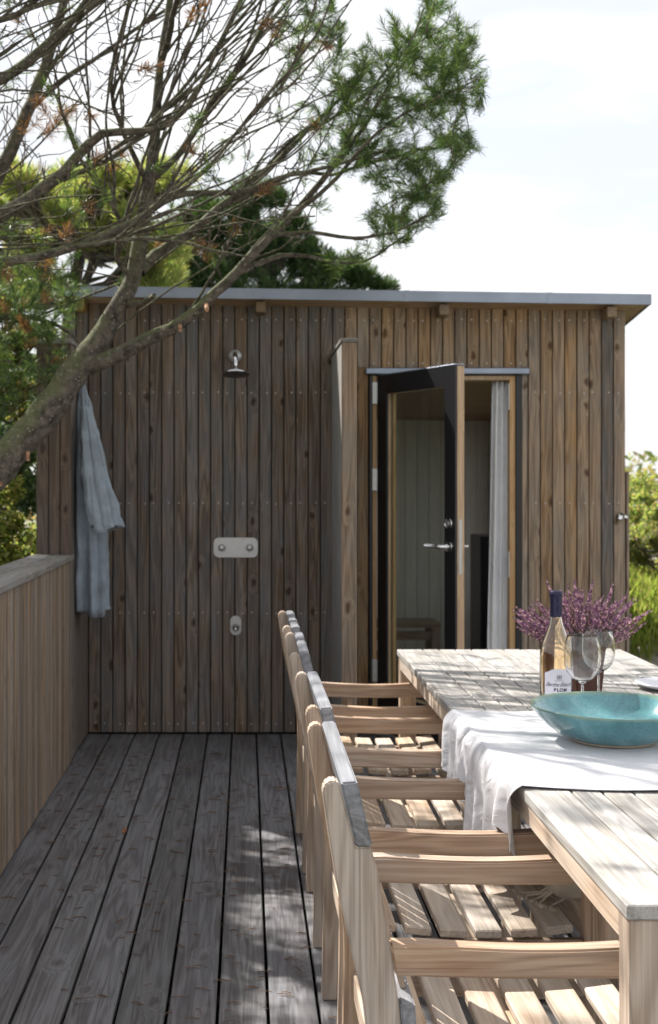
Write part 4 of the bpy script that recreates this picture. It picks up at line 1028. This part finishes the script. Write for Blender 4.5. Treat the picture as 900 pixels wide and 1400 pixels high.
pine = thing('pine_tree', P(-150, 800, 300)*1.0, 'big mossy pine leaning in from the left over the deck and bathhouse', 'tree')
T0 = P(-150, 800, 300); base = Vector((T0.x-.25, T0.y+.1, terrain(T0.x-.25, T0.y)))
pine.location = base
def br(pts):  # (px, py, s, thickness in px)
    return [P(a, b, s) for a, b, s, _ in pts], [t/s/2 for _, _, s, t in pts]
mains = [
 ('trunk', [(-60, 715, 302, 56), (0, 640, 300, 50), (60, 575, 298, 44), (110, 505, 297, 38), (140, 468, 296, 32), (165, 425, 296, 25), (187, 380, 296, 23), (200, 310, 295, 21), (207, 250, 294, 19), (214, 170, 292, 14), (222, 80, 290, 11), (238, -20, 288, 8), (250, -120, 286, 5)]),
 ('branch', [(112, 505, 296, 24), (150, 488, 298, 22), (200, 464, 300, 19), (250, 440, 302, 17), (297, 400, 304, 15), (325, 375, 305, 14), (370, 325, 306, 11), (405, 290, 307, 10), (455, 233, 308, 8), (500, 170, 309, 6), (540, 100, 310, 4)]),
 ('branch', [(190, 372, 295, 16), (212, 350, 292, 14), (260, 320, 290, 13), (300, 285, 288, 11), (350, 245, 286, 9), (400, 197, 285, 7), (450, 150, 283, 5), (510, 90, 282, 3)]),
 ('branch', [(-120, 345, 320, 22), (0, 297, 318, 19), (70, 255, 316, 17), (110, 215, 315, 14), (142, 187, 315, 12), (200, 182, 316, 9), (243, 165, 317, 8), (283, 108, 318, 6), (325, 12, 320, 4), (350, -60, 320, 3)]),
 ('branch', [(-120, 380, 330, 17), (0, 360, 328, 14), (100, 338, 326, 12), (185, 300, 324, 11), (243, 264, 322, 9), (325, 262, 320, 8), (380, 245, 318, 6), (450, 228, 315, 5), (530, 205, 313, 3)]),
 ('branch', [(-100, 150, 335, 18), (0, 105, 332, 15), (70, 52, 330, 13), (122, -5, 328, 10), (170, -90, 326, 7)]),
 ('branch', [(-60, 340, 275, 22), (0, 227, 275, 19), (35, 155, 274, 17), (62, 85, 273, 15), (88, 0, 272, 12), (100, -90, 270, 8)]),
 ('branch', [(-80, 40, 340, 9), (0, 27, 340, 9), (30, 18, 340, 8), (55, -8, 340, 7), (90, -60, 340, 4)]),
 ('branch', [(210, 246, 293, 11), (250, 207, 291, 10), (290, 145, 289, 8), (330, 90, 288, 7), (382, -4, 286, 5), (410, -80, 286, 3)]),
 ('branch', [(329, 372, 304, 9), (368, 355, 302, 8), (400, 349, 300, 6), (455, 357, 298, 5), (495, 358, 297, 4), (530, 338, 296, 3), (560, 318, 295, 2.5)]),
 ('branch', [(372, 322, 306, 7), (425, 318, 308, 6), (483, 326, 310, 5), (535, 318, 311, 4), (592, 292, 312, 2.5)]),
 ('branch', [(302, 284, 288, 8), (350, 262, 286, 7), (400, 239, 284, 6), (455, 239, 283, 5), (511, 222, 282, 4.5), (583, 205, 281, 3.5), (640, 200, 280, 2)]),
 ('branch', [(352, 244, 286, 7), (400, 189, 284, 6), (455, 161, 282, 5), (511, 117, 281, 4), (560, 78, 280, 3), (590, 20, 279, 2)]),
 ('branch', [(405, 290, 307, 7), (450, 255, 312, 6), (500, 200, 315, 5), (550, 160, 317, 4), (610, 130, 318, 3), (655, 105, 318, 2)]),
 ('branch', [(243, 264, 322, 6), (290, 225, 325, 5), (340, 160, 328, 4.5), (390, 100, 330, 4), (440, 30, 332, 3), (460, -30, 332, 2)]),
 ('branch', [(62, 257, 316, 8), (120, 232, 310, 7), (170, 205, 306, 6), (235, 140, 302, 5), (300, 60, 298, 4), (340, -20, 296, 3)]),
 ('branch', [(205, 260, 294, 8), (175, 200, 300, 7), (150, 130, 304, 6), (160, 60, 306, 5), (185, -30, 308, 3)]),
 ('branch', [(35, 155, 274, 9), (90, 110, 272, 8), (150, 70, 270, 6), (210, 20, 268, 5), (250, -50, 266, 3)]),
 ('branch', [(186, 382, 296, 8), (160, 350, 304, 7), (165, 300, 310, 6), (130, 250, 312, 5), (100, 200, 314, 3)]),
 ('branch', [(455, 233, 308, 5), (490, 170, 306, 5), (520, 110, 304, 4), (560, 60, 303, 3), (580, 10, 302, 2)]),
 ('branch', [(100, 338, 326, 7), (170, 330, 335, 6), (240, 330, 340, 5), (300, 345, 344, 4), (345, 352, 346, 2.5)]),
 ('branch', [(-120, 470, 290, 14), (-40, 440, 288, 11), (30, 432, 286, 8), (80, 445, 284, 5), (110, 470, 283, 3)]),
 # limbs reaching outside the picture, above and to the left
 ('branch', [(-60, 715, 302, 40), (-160, 560, 296, 36), (-220, 380, 290, 30), (-240, 200, 284, 24), (-220, 40, 280, 18), (-200, -150, 276, 12)]),
 ('branch', [(-222, 370, 290, 18), (-180, 300, 300, 17), (-120, 345, 320, 15)]),
 ('branch', [(-238, 200, 284, 18), (-160, 160, 310, 16), (-100, 150, 335, 14)]),
 ('branch', [(-230, 300, 288, 18), (-140, 330, 280, 17), (-60, 340, 275, 16)]),
 ('branch', [(-215, 0, 280, 14), (-130, -60, 300, 11), (-40, -140, 320, 8), (60, -200, 335, 5)]),
 ('branch', [(-240, 250, 284, 14), (-330, 120, 290, 11), (-380, -40, 295, 8)]),
 ('branch', [(-225, 420, 290, 14), (-320, 330, 270, 11), (-420, 230, 262, 8), (-470, 120, 255, 5)]),
 ('branch', [(222, 80, 290, 9), (262, -60, 320, 8), (330, -220, 365, 6), (400, -360, 410, 4), (470, -560, 450, 3)]),
 ('branch', [(-205, -130, 277, 12), (-80, -280, 320, 10), (60, -330, 370, 8), (220, -380, 415, 6), (360, -480, 450, 4)]),
 ('branch', [(100, -90, 270, 9), (140, -200, 300, 8), (200, -330, 350, 6), (230, -500, 400, 4), (300, -700, 440, 3)]),
]
nodes = []; ndir = []
tr_pts = None
for nm, pts in mains:
    p, r = br(pts)
    if nm == 'trunk':
        p = [base+Vector((0, 0, -.1)), base+Vector((.02, 0, .25)), (base+Vector(P(-60, 715, 302)))*.5+Vector((-.02, 0, .1))]+p; r = [.15, .135, .12]+r
    cp, cr = smooth_path([tuple(q) for q in p], r)
    V, Q = tubes([(cp, cr)], 12 if cr.max() > .02 else 8)
    fastmesh(nm, V, Q, M['bark'], pine, smooth=True)
    d = np.gradient(cp, axis=0); d /= np.linalg.norm(d, axis=1, keepdims=True)
    st = 3 if nm == 'trunk' else 1
    lo = len(cp)//2 if nm == 'trunk' else int(len(cp)*.25)
    nodes.append(cp[lo::st]); ndir.append(d[lo::st])
rb_ = np.random.RandomState(77)
src = [(nodes[i], ndir[i]) for i in range(len(nodes)) for _ in range(1)]
for rep_i in range(520):
    cp, d = src[rb_.randint(len(src))]
    k = rb_.randint(len(cp)); a = cp[k]; px = 335.5+a[0]/a[1]*F
    if px > 470 or px < -260: continue
    side = np.cross(d[k], rb_.normal(0, 1, 3)); side /= np.linalg.norm(side)
    dr = d[k]+side*rb_.uniform(.15, .45)+np.array([.45, 0, .28]); dr /= np.linalg.norm(dr)
    L = rb_.uniform(.55, 1.35); n = 5; pts = [a]; cur = a.copy()
    for q in range(n):
        dr = dr+rb_.normal(0, .15, 3)+np.array([.04, 0, .06]); dr /= np.linalg.norm(dr); cur = cur+dr*L/n; pts.append(cur.copy())
    pe = 335.5+cur[0]/cur[1]*F; ye = 657-(cur[2]-EYE)/cur[1]*F
    if cur[1] < 4.0 or cur[1] > 7.4 or pe > 500 or (ye > 330 and pe > 80): continue
    if len(src) and rep_i > 0 and globals().setdefault('nsec', 0) >= 230: break
    globals()['nsec'] = globals().get('nsec', 0)+1
    r0 = rb_.uniform(.0045, .0085)
    p2, r2 = smooth_path(pts, list(np.linspace(r0, .0028, n+1)))
    V, Q = tubes([(p2, r2)], 6); fastmesh('branch', V, Q, M['bark'], pine, smooth=True)
    g2_ = np.gradient(p2, axis=0); g2_ /= np.linalg.norm(g2_, axis=1, keepdims=True); nodes.append(p2); ndir.append(g2_)
nodes = np.concatenate(nodes); ndir = np.concatenate(ndir)

rs = np.random.RandomState(5)
def inpoly(x, y, poly):
    c = False; j = len(poly)-1
    for i in range(len(poly)):
        if ((poly[i][1] > y) != (poly[j][1] > y)) and x < (poly[j][0]-poly[i][0])*(y-poly[i][1])/(poly[j][1]-poly[i][1])+poly[i][0]: c = not c
        j = i
    return c
def sample(poly, n, s0, s1):
    xs = [p[0] for p in poly]; ys = [p[1] for p in poly]; out = []
    while len(out) < n:
        x = rs.uniform(min(xs), max(xs)); y = rs.uniform(min(ys), max(ys))
        if inpoly(x, y, poly):
            sc_ = F/rs.uniform(F/s1, F/s0); out.append(tuple(P(x, y, sc_)))
    return np.array(out)
crown = [(455, -60), (470, 40), (480, 95), (500, 45), (530, 20), (560, 38), (572, -20), (600, -20), (625, 18), (650, 45), (664, 72), (672, 85), (650, 118), (668, 112), (664, 140), (640, 150), (622, 165), (655, 205), (628, 222), (634, 240), (610, 250), (605, 280), (590, 305), (560, 312), (520, 318), (500, 300), (520, 265), (480, 240), (475, 200), (462, 160), (455, 100), (450, 40), (440, -60)]
low = [(460, 335), (500, 330), (560, 300), (600, 298), (590, 310), (530, 345), (490, 372), (440, 362)]
bare = [(-260, -160), (430, -160), (440, 60), (450, 250), (430, 330), (330, 360), (240, 350), (150, 400), (60, 380), (-260, 420)]
upper = [(-500, -700), (560, -700), (520, -60), (200, -120), (-300, -60), (-500, 0)]
upnear = [(-150, -900), (620, -900), (600, -70), (-60, -70)]
leftc = [(-620, -150), (-180, -200), (-60, 300), (-90, 470), (-300, 520), (-600, 400)]
frontleft = [(-30, 400), (90, 420), (95, 470), (60, 540), (10, 600), (-60, 560)]
roofleft = [(-60, 350), (60, 345), (118, 380), (120, 420), (92, 455), (80, 520), (-40, 520)]
sparse = [(372, -60), (460, -60), (475, 120), (500, 250), (440, 290), (400, 200), (385, 80)]
sets = [(sparse, 80, 272, 325, .9, .05), (crown, 440, 272, 325, 1.0, 0), (low, 18, 290, 310, 1.0, 0), (bare, 1900, 262, 345, .07, .02), (upper, 330, 255, 345, .9, .02), (upnear, 420, 330, 480, .55, .03), (leftc, 330, 250, 320, .8, .02), (frontleft, 60, 275, 300, .65, .12), (roofleft, 150, 252, 300, .9, .03)]
tips = []; tinfo = []
for poly, n, s0, s1, pt_, dead in sets:
    tt = sample(poly, n, s0, s1)
    for q in tt: tips.append(q); tinfo.append((rs.rand() < pt_, rs.rand() < dead))
tips = np.array(tips)
# nearest tips first, so that twigs carry twigs
dmin = np.array([np.min(np.linalg.norm(nodes-t, axis=1)) for t in tips]); order = np.argsort(dmin)
NN = np.zeros((120000, 3)); DD = np.zeros((120000, 3)); cnt = len(nodes); NN[:cnt] = nodes; DD[:cnt] = ndir
twigs = []; shoots = []
for oi_ in order:
    t = tips[oi_]; v = t-NN[:cnt]; d = np.linalg.norm(v, axis=1)+1e-6
    cosa = np.sum(v*DD[:cnt], axis=1)/d
    cost = d*(1.0+1.35*(1-cosa)**1.1)+.04
    k = int(np.argmin(cost)); L = d[k]
    if L > 1.6 or L < .015: continue
    a = NN[k]; dr = DD[k]; sid = rs.normal(0, .06, 3)*L
    c1 = a+dr*L*.38+sid; c2 = t-(t-c1)/np.linalg.norm(t-c1)*L*.3+np.array([0, 0, -.06*L])+rs.normal(0, .04, 3)*L
    n = max(4, int(L/.045)); u = np.linspace(0, 1, n)[:, None]
    pth = (1-u)**3*a+3*(1-u)**2*u*c1+3*(1-u)*u*u*c2+u**3*t
    wob = np.cumsum(rs.normal(0, .0055, pth.shape), axis=0); wob -= u*wob[-1]; pth = pth+wob
    r0 = .0023+.0052*min(1, L/.8)
    twigs.append((pth, np.linspace(r0, .0016, n)))
    dd = np.gradient(pth, axis=0); dd /= np.linalg.norm(dd, axis=1, keepdims=True)+1e-9
    m = n-1; NN[cnt:cnt+m] = pth[1:]; DD[cnt:cnt+m] = dd[1:]; cnt += m
    has, dead = tinfo[oi_]
    if has or dead:
        shoots.append((pth[-1], dd[-1], dead, 1.0))
        if has:
            for e in range(rs.randint(0, 3)):
                k2 = rs.randint(max(1, n//2), n); shoots.append((pth[k2-1], dd[k2-1]+rs.normal(0, .55, 3), dead, .8))
V, Q = tubes(twigs, 4); o = fastmesh('twigs', V, Q, M['twig'], pine, smooth=True); tag(o, kind='stuff')
def needles(shoots, nn, ln, wd, sh, seed, spread=(.45, 1.15)):
    r = np.random.RandomState(seed); VV = []
    for (p, d, dead, k) in shoots:
        d = np.array(d, float); d[2] += .55; d /= np.linalg.norm(d)
        a = np.cross(d, [.3, .5, .8]); a /= np.linalg.norm(a); b = np.cross(d, a)
        n = int(nn*k*r.uniform(.7, 1.2)); t = r.rand(n); th = r.rand(n)*6.283
        tilt = spread[1]-(spread[1]-spread[0])*t+r.normal(0, .12, n)
        out = np.cos(th)[:, None]*a+np.sin(th)[:, None]*b
        dr = np.cos(tilt)[:, None]*d+np.sin(tilt)[:, None]*out
        o = np.array(p)+d*((t-.75)*sh)[:, None]
        L = ln*k*r.uniform(.75, 1.15, n)
        wv = np.cross(dr, r.normal(0, 1, (n, 3))); wv /= np.linalg.norm(wv, axis=1, keepdims=True)+1e-9; wv *= wd
        q = o+dr*(L*.55)[:, None]; tip = o+dr*L[:, None]; tip[:, 2] -= L*.05
        VV.append(np.stack([o-wv*.5, o+wv*.5, q+wv*.5, tip, q-wv*.5], 1).reshape(-1, 3))
    V = np.concatenate(VV); n = len(V)//5; i = np.arange(n)[:, None]*5
    return V, i+np.array([[0, 1, 2, 3, 4]])
live = [s for s in shoots if not s[2]]; dd_ = [s for s in shoots if s[2]]
V, Q = needles(live, 44, .058, .0021, .085, 1, (.32, 1.05)); o = fastmesh('needles', V, Q, M['needle'], pine); tag(o, kind='stuff')
dd_ += [(P(px, py, 305), (rs.normal(), rs.normal(), .6), True, 1.1) for px, py in ((60, 150), (50, 165), (75, 170), (65, 180), (95, 150), (35, 172), (85, 158), (52, 138), (272, 338), (285, 345), (322, 312), (262, 20), (275, 10), (262, 205), (165, 205))]
V, Q = needles(dd_, 55, .055, .0024, .06, 2); o = fastmesh('dead_needles', V, Q, M['needle_dead'], pine); tag(o, kind='stuff')
# little cut stubs with orange ends on the trunk
for (px, py, s, dx, dy) in ((38, 625, 300, 1, 14), (2, 658, 300, -3, 16), (282, 424, 304, 3, 10), (246, 452, 302, 2, 9)):
    a = P(px, py-8, s); b = P(px+dx*.4, py-8+dy*.8, s+4)
    tube('stub', [a, b], [.010, .008], simple('cut wood', (.45, .24, .14), .8) if 'cutwood' not in M else M['cutwood'], pine, 8)
a = P(172, 416, 296); tube('stub', [a, P(195, 414, 300), P(211, 404, 304)], [.018, .013, .011], M['bark'], pine, 10)

# ------------------------------------------------------------------ trees and shrubs further off
def cloud(clumps, per, size, seed, aspect=.45, up=.3):
    """leaf faces scattered through lumpy clumps, denser to the outside"""
    r = np.random.RandomState(seed); VV = []
    for (c, rad, k) in clumps:
        n = int(per*k); d = r.normal(0, 1, (n, 3)); d /= np.linalg.norm(d, axis=1, keepdims=True)
        rr = rad*(r.rand(n)**.45)*(1+.25*np.sin(d[:, 0]*5+c[0]*3)*np.cos(d[:, 2]*4+c[1]))
        p = np.array(c)+d*rr[:, None]*np.array([1, 1, .85])
        nrm = d*.5+r.normal(0, 1, (n, 3)); nrm /= np.linalg.norm(nrm, axis=1, keepdims=True)
        a = np.cross(nrm, r.normal(0, 1, (n, 3))+[0, 0, up]); a /= np.linalg.norm(a, axis=1, keepdims=True)+1e-9; b = np.cross(nrm, a)
        s = size*r.uniform(.6, 1.3, n)[:, None]; b = b*aspect
        VV.append(np.stack([p-a*s, p-b*s+nrm*s*.15, p+a*s, p+b*s+nrm*s*.15], 1).reshape(-1, 3))
    V = np.concatenate(VV); n = len(V)//4; return V, np.arange(n)[:, None]*4+np.array([[0, 1, 2, 3]])

def tree_frame(t, base, clumps, r0, seed, mat):
    rr = random.Random(seed); top = max(c[0][2] for c in clumps); cx = sum(c[0][0] for c in clumps)/len(clumps); cyy = sum(c[0][1] for c in clumps)/len(clumps)
    n = 8; tp = [(base[0]+(cx-base[0])*(k/n)**1.4+rr.uniform(-.05, .05), base[1]+(cyy-base[1])*(k/n)**1.4, base[2]-.1+(top-base[2])*.85*k/n) for k in range(n+1)]
    V, Q = tubes([(np.array(tp), np.linspace(r0, r0*.25, n+1))], 9); fastmesh('trunk', V, Q, mat, t, smooth=True)
    ps = []
    for c, rad, _ in clumps:
        i = min(range(len(tp)), key=lambda q: abs(tp[q][2]-(c[2]-rad))+.2*rr.random()); a = np.array(tp[i]); b = np.array(c); m = (a+b)/2+np.array([0, 0, -.1])
        ps.append(([a, m, b], [r0*.35, r0*.22, r0*.08]))
        for _q in range(3): e = b+np.array([rr.gauss(0, 1), rr.gauss(0, 1), rr.gauss(0, .8)])*rad*.6; ps.append(([m, (m+e)/2, e], [r0*.15, r0*.1, r0*.04]))
    V, Q = tubes(ps, 5); fastmesh('limbs', V, Q, mat, t, smooth=True)

M['pine_dark'] = leafy('dark pine needles', [(.012, .035, .012), (.03, .065, .018), (.055, .10, .025), (.09, .14, .035)], .3)
M['leaf_light'] = leafy('light green leaves', [(.06, .095, .025), (.13, .19, .05), (.22, .28, .08), (.32, .33, .13), (.26, .18, .09)], .55)
M['leaf_mid'] = leafy('olive leaves', [(.05, .075, .022), (.12, .15, .045), (.20, .22, .07), (.24, .16, .08)], .5)

# dark pine behind the roof
def pine_bg(base, clumps, label, seed, mat, n=60, group=None, ln=.10, wd=.007, per=26):
    t = thing('pine_tree', base, label, 'tree', group)
    tree_frame(t, base, clumps, .16, seed, M['bark'])
    r = np.random.RandomState(seed); shs = []
    for (c, rad, k) in clumps:
        m = int(n*k)
        d = r.normal(0, 1, (m, 3)); d[:, 2] = np.abs(d[:, 2])*.8-.2; d /= np.linalg.norm(d, axis=1, keepdims=True)
        for q in range(m):
            rad_ = rad*(.35+.65*r.rand()**.5); shs.append((np.array(c)+d[q]*rad_*np.array([1, 1, .8]), d[q]*.6+np.array([0, 0, .7]), False, r.uniform(.8, 1.2)))
    V, Q = needles(shs, per, ln, wd, .12, seed); o = fastmesh('crown', V, Q, mat, t); tag(o, kind='stuff'); return t
def cl(px, py, s, rpx, k=1): return (tuple(P(px, py, s)), rpx/s, k)
bgc = [cl(300, 300, 146, 52, 1.5), (cl(350, 275, 146, 42, 1)), cl(265, 330, 146, 42, 1), cl(350, 340, 146, 55, 1.4), cl(395, 345, 146, 46, 1.2), cl(430, 370, 146, 38, 1), cl(280, 380, 146, 55, 1.3), cl(240, 390, 146, 50, 1), cl(350, 410, 146, 60, 1.4), cl(440, 410, 146, 48, 1), cl(470, 372, 146, 24, .5), cl(498, 384, 146, 22, .5), cl(525, 398, 146, 16, .4), cl(400, 312, 146, 24, .5), cl(230, 350, 146, 36, .8),
       cl(380, 470, 146, 70, 1.2), cl(280, 470, 146, 70, 1.2), cl(320, 560, 146, 75, 1)]
pine_bg((P(330, 800, 146).x, F/146, .3), bgc, 'dark bushy pine rising behind the bathhouse roof', 21, M['pine_dark'], n=120)
# unseen pine added left of the deck, clumps set along sun rays for shade
sh_c = []
rr = random.Random(31)
for ix, dx in enumerate((-.85, -.64, -.43, -.22)):
    for iy in range(9 if ix < 3 else 8):
        kz = rr.uniform(2.7, 5.0); kk = kz/1.46; dy = 3.15+.31*iy+rr.uniform(-.06, .06)
        sh_c.append(((dx-.9*kk+rr.uniform(-.04, .04), dy+kk, kz), rr.uniform(.26, .33) if ix < 3 else .21, .8))
pine_bg((-3.6, 7.2, terrain(-3.6, 7.2)), sh_c, 'unseen dense pine added left of the deck, its crown shaped to shade it', 22, M['needle'], n=110, ln=.075, wd=.006, per=26)

def shrub(base, clumps, label, seed, mat, per, size, cat='shrub', name='shrub', aspect=.5, r0=.05):
    t = thing(name, base, label, cat); tree_frame(t, base, clumps, r0, seed, M['twig'])
    V, Q = cloud(clumps, per, size, seed, aspect); o = fastmesh('leaves', V, Q, mat, t); tag(o, kind='stuff'); return t
rr = random.Random(4)
lc = [cl(rr.uniform(-60, 250), rr.uniform(235, 400), rr.uniform(165, 195), rr.uniform(18, 36), 1) for _ in range(46)]+[cl(rr.uniform(100, 230), rr.uniform(215, 290), rr.uniform(165, 190), rr.uniform(10, 20), .5) for _ in range(12)]
pine_bg((P(60, 700, 178).x, F/178, .1), lc, 'light yellow green pine glowing behind the branches at left', 41, M['leaf_light'], n=64, ln=.085, wd=.005, per=18)
lc = [cl(rr.uniform(-80, 70), rr.uniform(395, 570), rr.uniform(195, 225), rr.uniform(18, 34), 1) for _ in range(24)]
shrub((P(-20, 760, 205).x, F/205, .0), lc, 'olive brown shrub behind the slanting trunk and parapet', 42, M['leaf_mid'], 620, .026)
lc = [cl(rr.uniform(-90, 60), rr.uniform(650, 770), rr.uniform(215, 235), rr.uniform(18, 34), 1) for _ in range(22)]
shrub((P(0, 840, 225).x, F/225, -.1), lc, 'bright green low shrub just over the parapet', 43, M['leaf_light'], 700, .018)
lc = [cl(rr.uniform(-60, 60), rr.uniform(595, 690), rr.uniform(165, 180), rr.uniform(25, 40), 1) for _ in range(14)]
shrub((P(0, 840, 172).x, F/172, .0), lc, 'dark green shrub behind the bright one at left', 44, M['pine_dark'], 600, .028)
# right of the bathhouse
lc = [cl(rr.uniform(850, 1010), rr.uniform(658, 750), rr.uniform(112, 130), rr.uniform(13, 24), 1) for _ in range(44)]
shrub((P(920, 800, 122).x, F/122, .6), lc, 'sunlit shrub beyond the right corner of the bathhouse', 51, M['leaf_light'], 620, .026)
lc = [cl(rr.uniform(850, 1010), rr.uniform(715, 775), rr.uniform(135, 145), rr.uniform(10, 20), 1) for _ in range(16)]
shrub((P(930, 820, 140).x, F/140, .5), lc, 'reddish green rose bush below the sunlit shrub at right', 52, M['leaf_mid'], 320, .032)
# far treeline, low
far = []
for q in range(40): x = -26+q*1.5; far.append(((x, 34+rr.uniform(-2, 4), .6+rr.uniform(-.2, .5)), rr.uniform(.9, 1.5), 1))
V, Q = cloud(far, 300, .16, 61); o = fastmesh('far_thicket', V, Q, M['leaf_mid']); tag(o, 'distant low thicket along the horizon', 'thicket', kind='stuff')

# dune grass
M['grass'] = leafy('dune grass', [(.10, .15, .025), (.18, .24, .05), (.28, .33, .09), (.30, .27, .12)], .5)
r = np.random.RandomState(8)
def grass_patch(x0, x1, y0, y1, n, hgt):
    x = r.uniform(x0, x1, n); y = r.uniform(y0, y1, n)
    keep = (np.sin(x*2.1+1)*np.cos(y*1.7)+r.normal(0, .5, n)) > -.25; x = x[keep]; y = y[keep]; n = len(x)
    z = np.array([terrain(a, b) for a, b in zip(x, y)])-.01; h = hgt*r.uniform(.5, 1.25, n); a = r.uniform(0, 6.28, n); le = r.uniform(.1, .6, n)*h
    p = np.stack([x, y, z], 1); dx = np.stack([np.cos(a), np.sin(a), 0*a], 1); wv = np.stack([-np.sin(a), np.cos(a), 0*a], 1)*.0045
    m = p+dx*(le*.35)[:, None]; m[:, 2] += h*.6; t = p+dx*le[:, None]; t[:, 2] += h
    return np.stack([p-wv, p+wv, m+wv*.8, t, m-wv*.8], 1).reshape(-1, 3)
VV = np.concatenate([grass_patch(2.35, 6.5, 9.6, 13.5, 26000, .27), grass_patch(-4.5, -1.25, 5.5, 11, 16000, .32)])
o = fastmesh('grass', VV, np.arange(len(VV)//5)[:, None]*5+np.array([[0, 1, 2, 3, 4]]), M['grass']); tag(o, 'long dune grass beside and behind the bathhouse', 'grass', kind='stuff')
# pale stones in the sand to the right
M['stone'] = simple('pale field stone', (.34, .33, .31), .85, 0, .3, 14, bump=.5)
stv = []
bm = bmesh.new()
for q in range(46):
    x = rnd.uniform(2.3, 4.2); y = rnd.uniform(8.0, 11.0); s = rnd.uniform(.05, .15)
    rr_ = bmesh.ops.create_icosphere(bm, subdivisions=2, radius=1)
    ph = rnd.uniform(0, 6)
    for v in rr_['verts']:
        c = v.co; k = 1+.18*math.sin(3*c.x+ph)*math.cos(2.5*c.y+ph); v.co = Vector((c.x*s*1.3*k, c.y*s*k, c.z*s*.6*k))+Vector((x, y, terrain(x, y)+s*.1))
me = bpy.data.meshes.new('stones'); bm.to_mesh(me); bm.free(); me.materials.append(M['stone'])
o = bpy.data.objects.new('stones', me); sc.collection.objects.link(o); tag(o, 'pale field stones on the sandy ground right of the bathhouse', 'stones', kind='stuff')
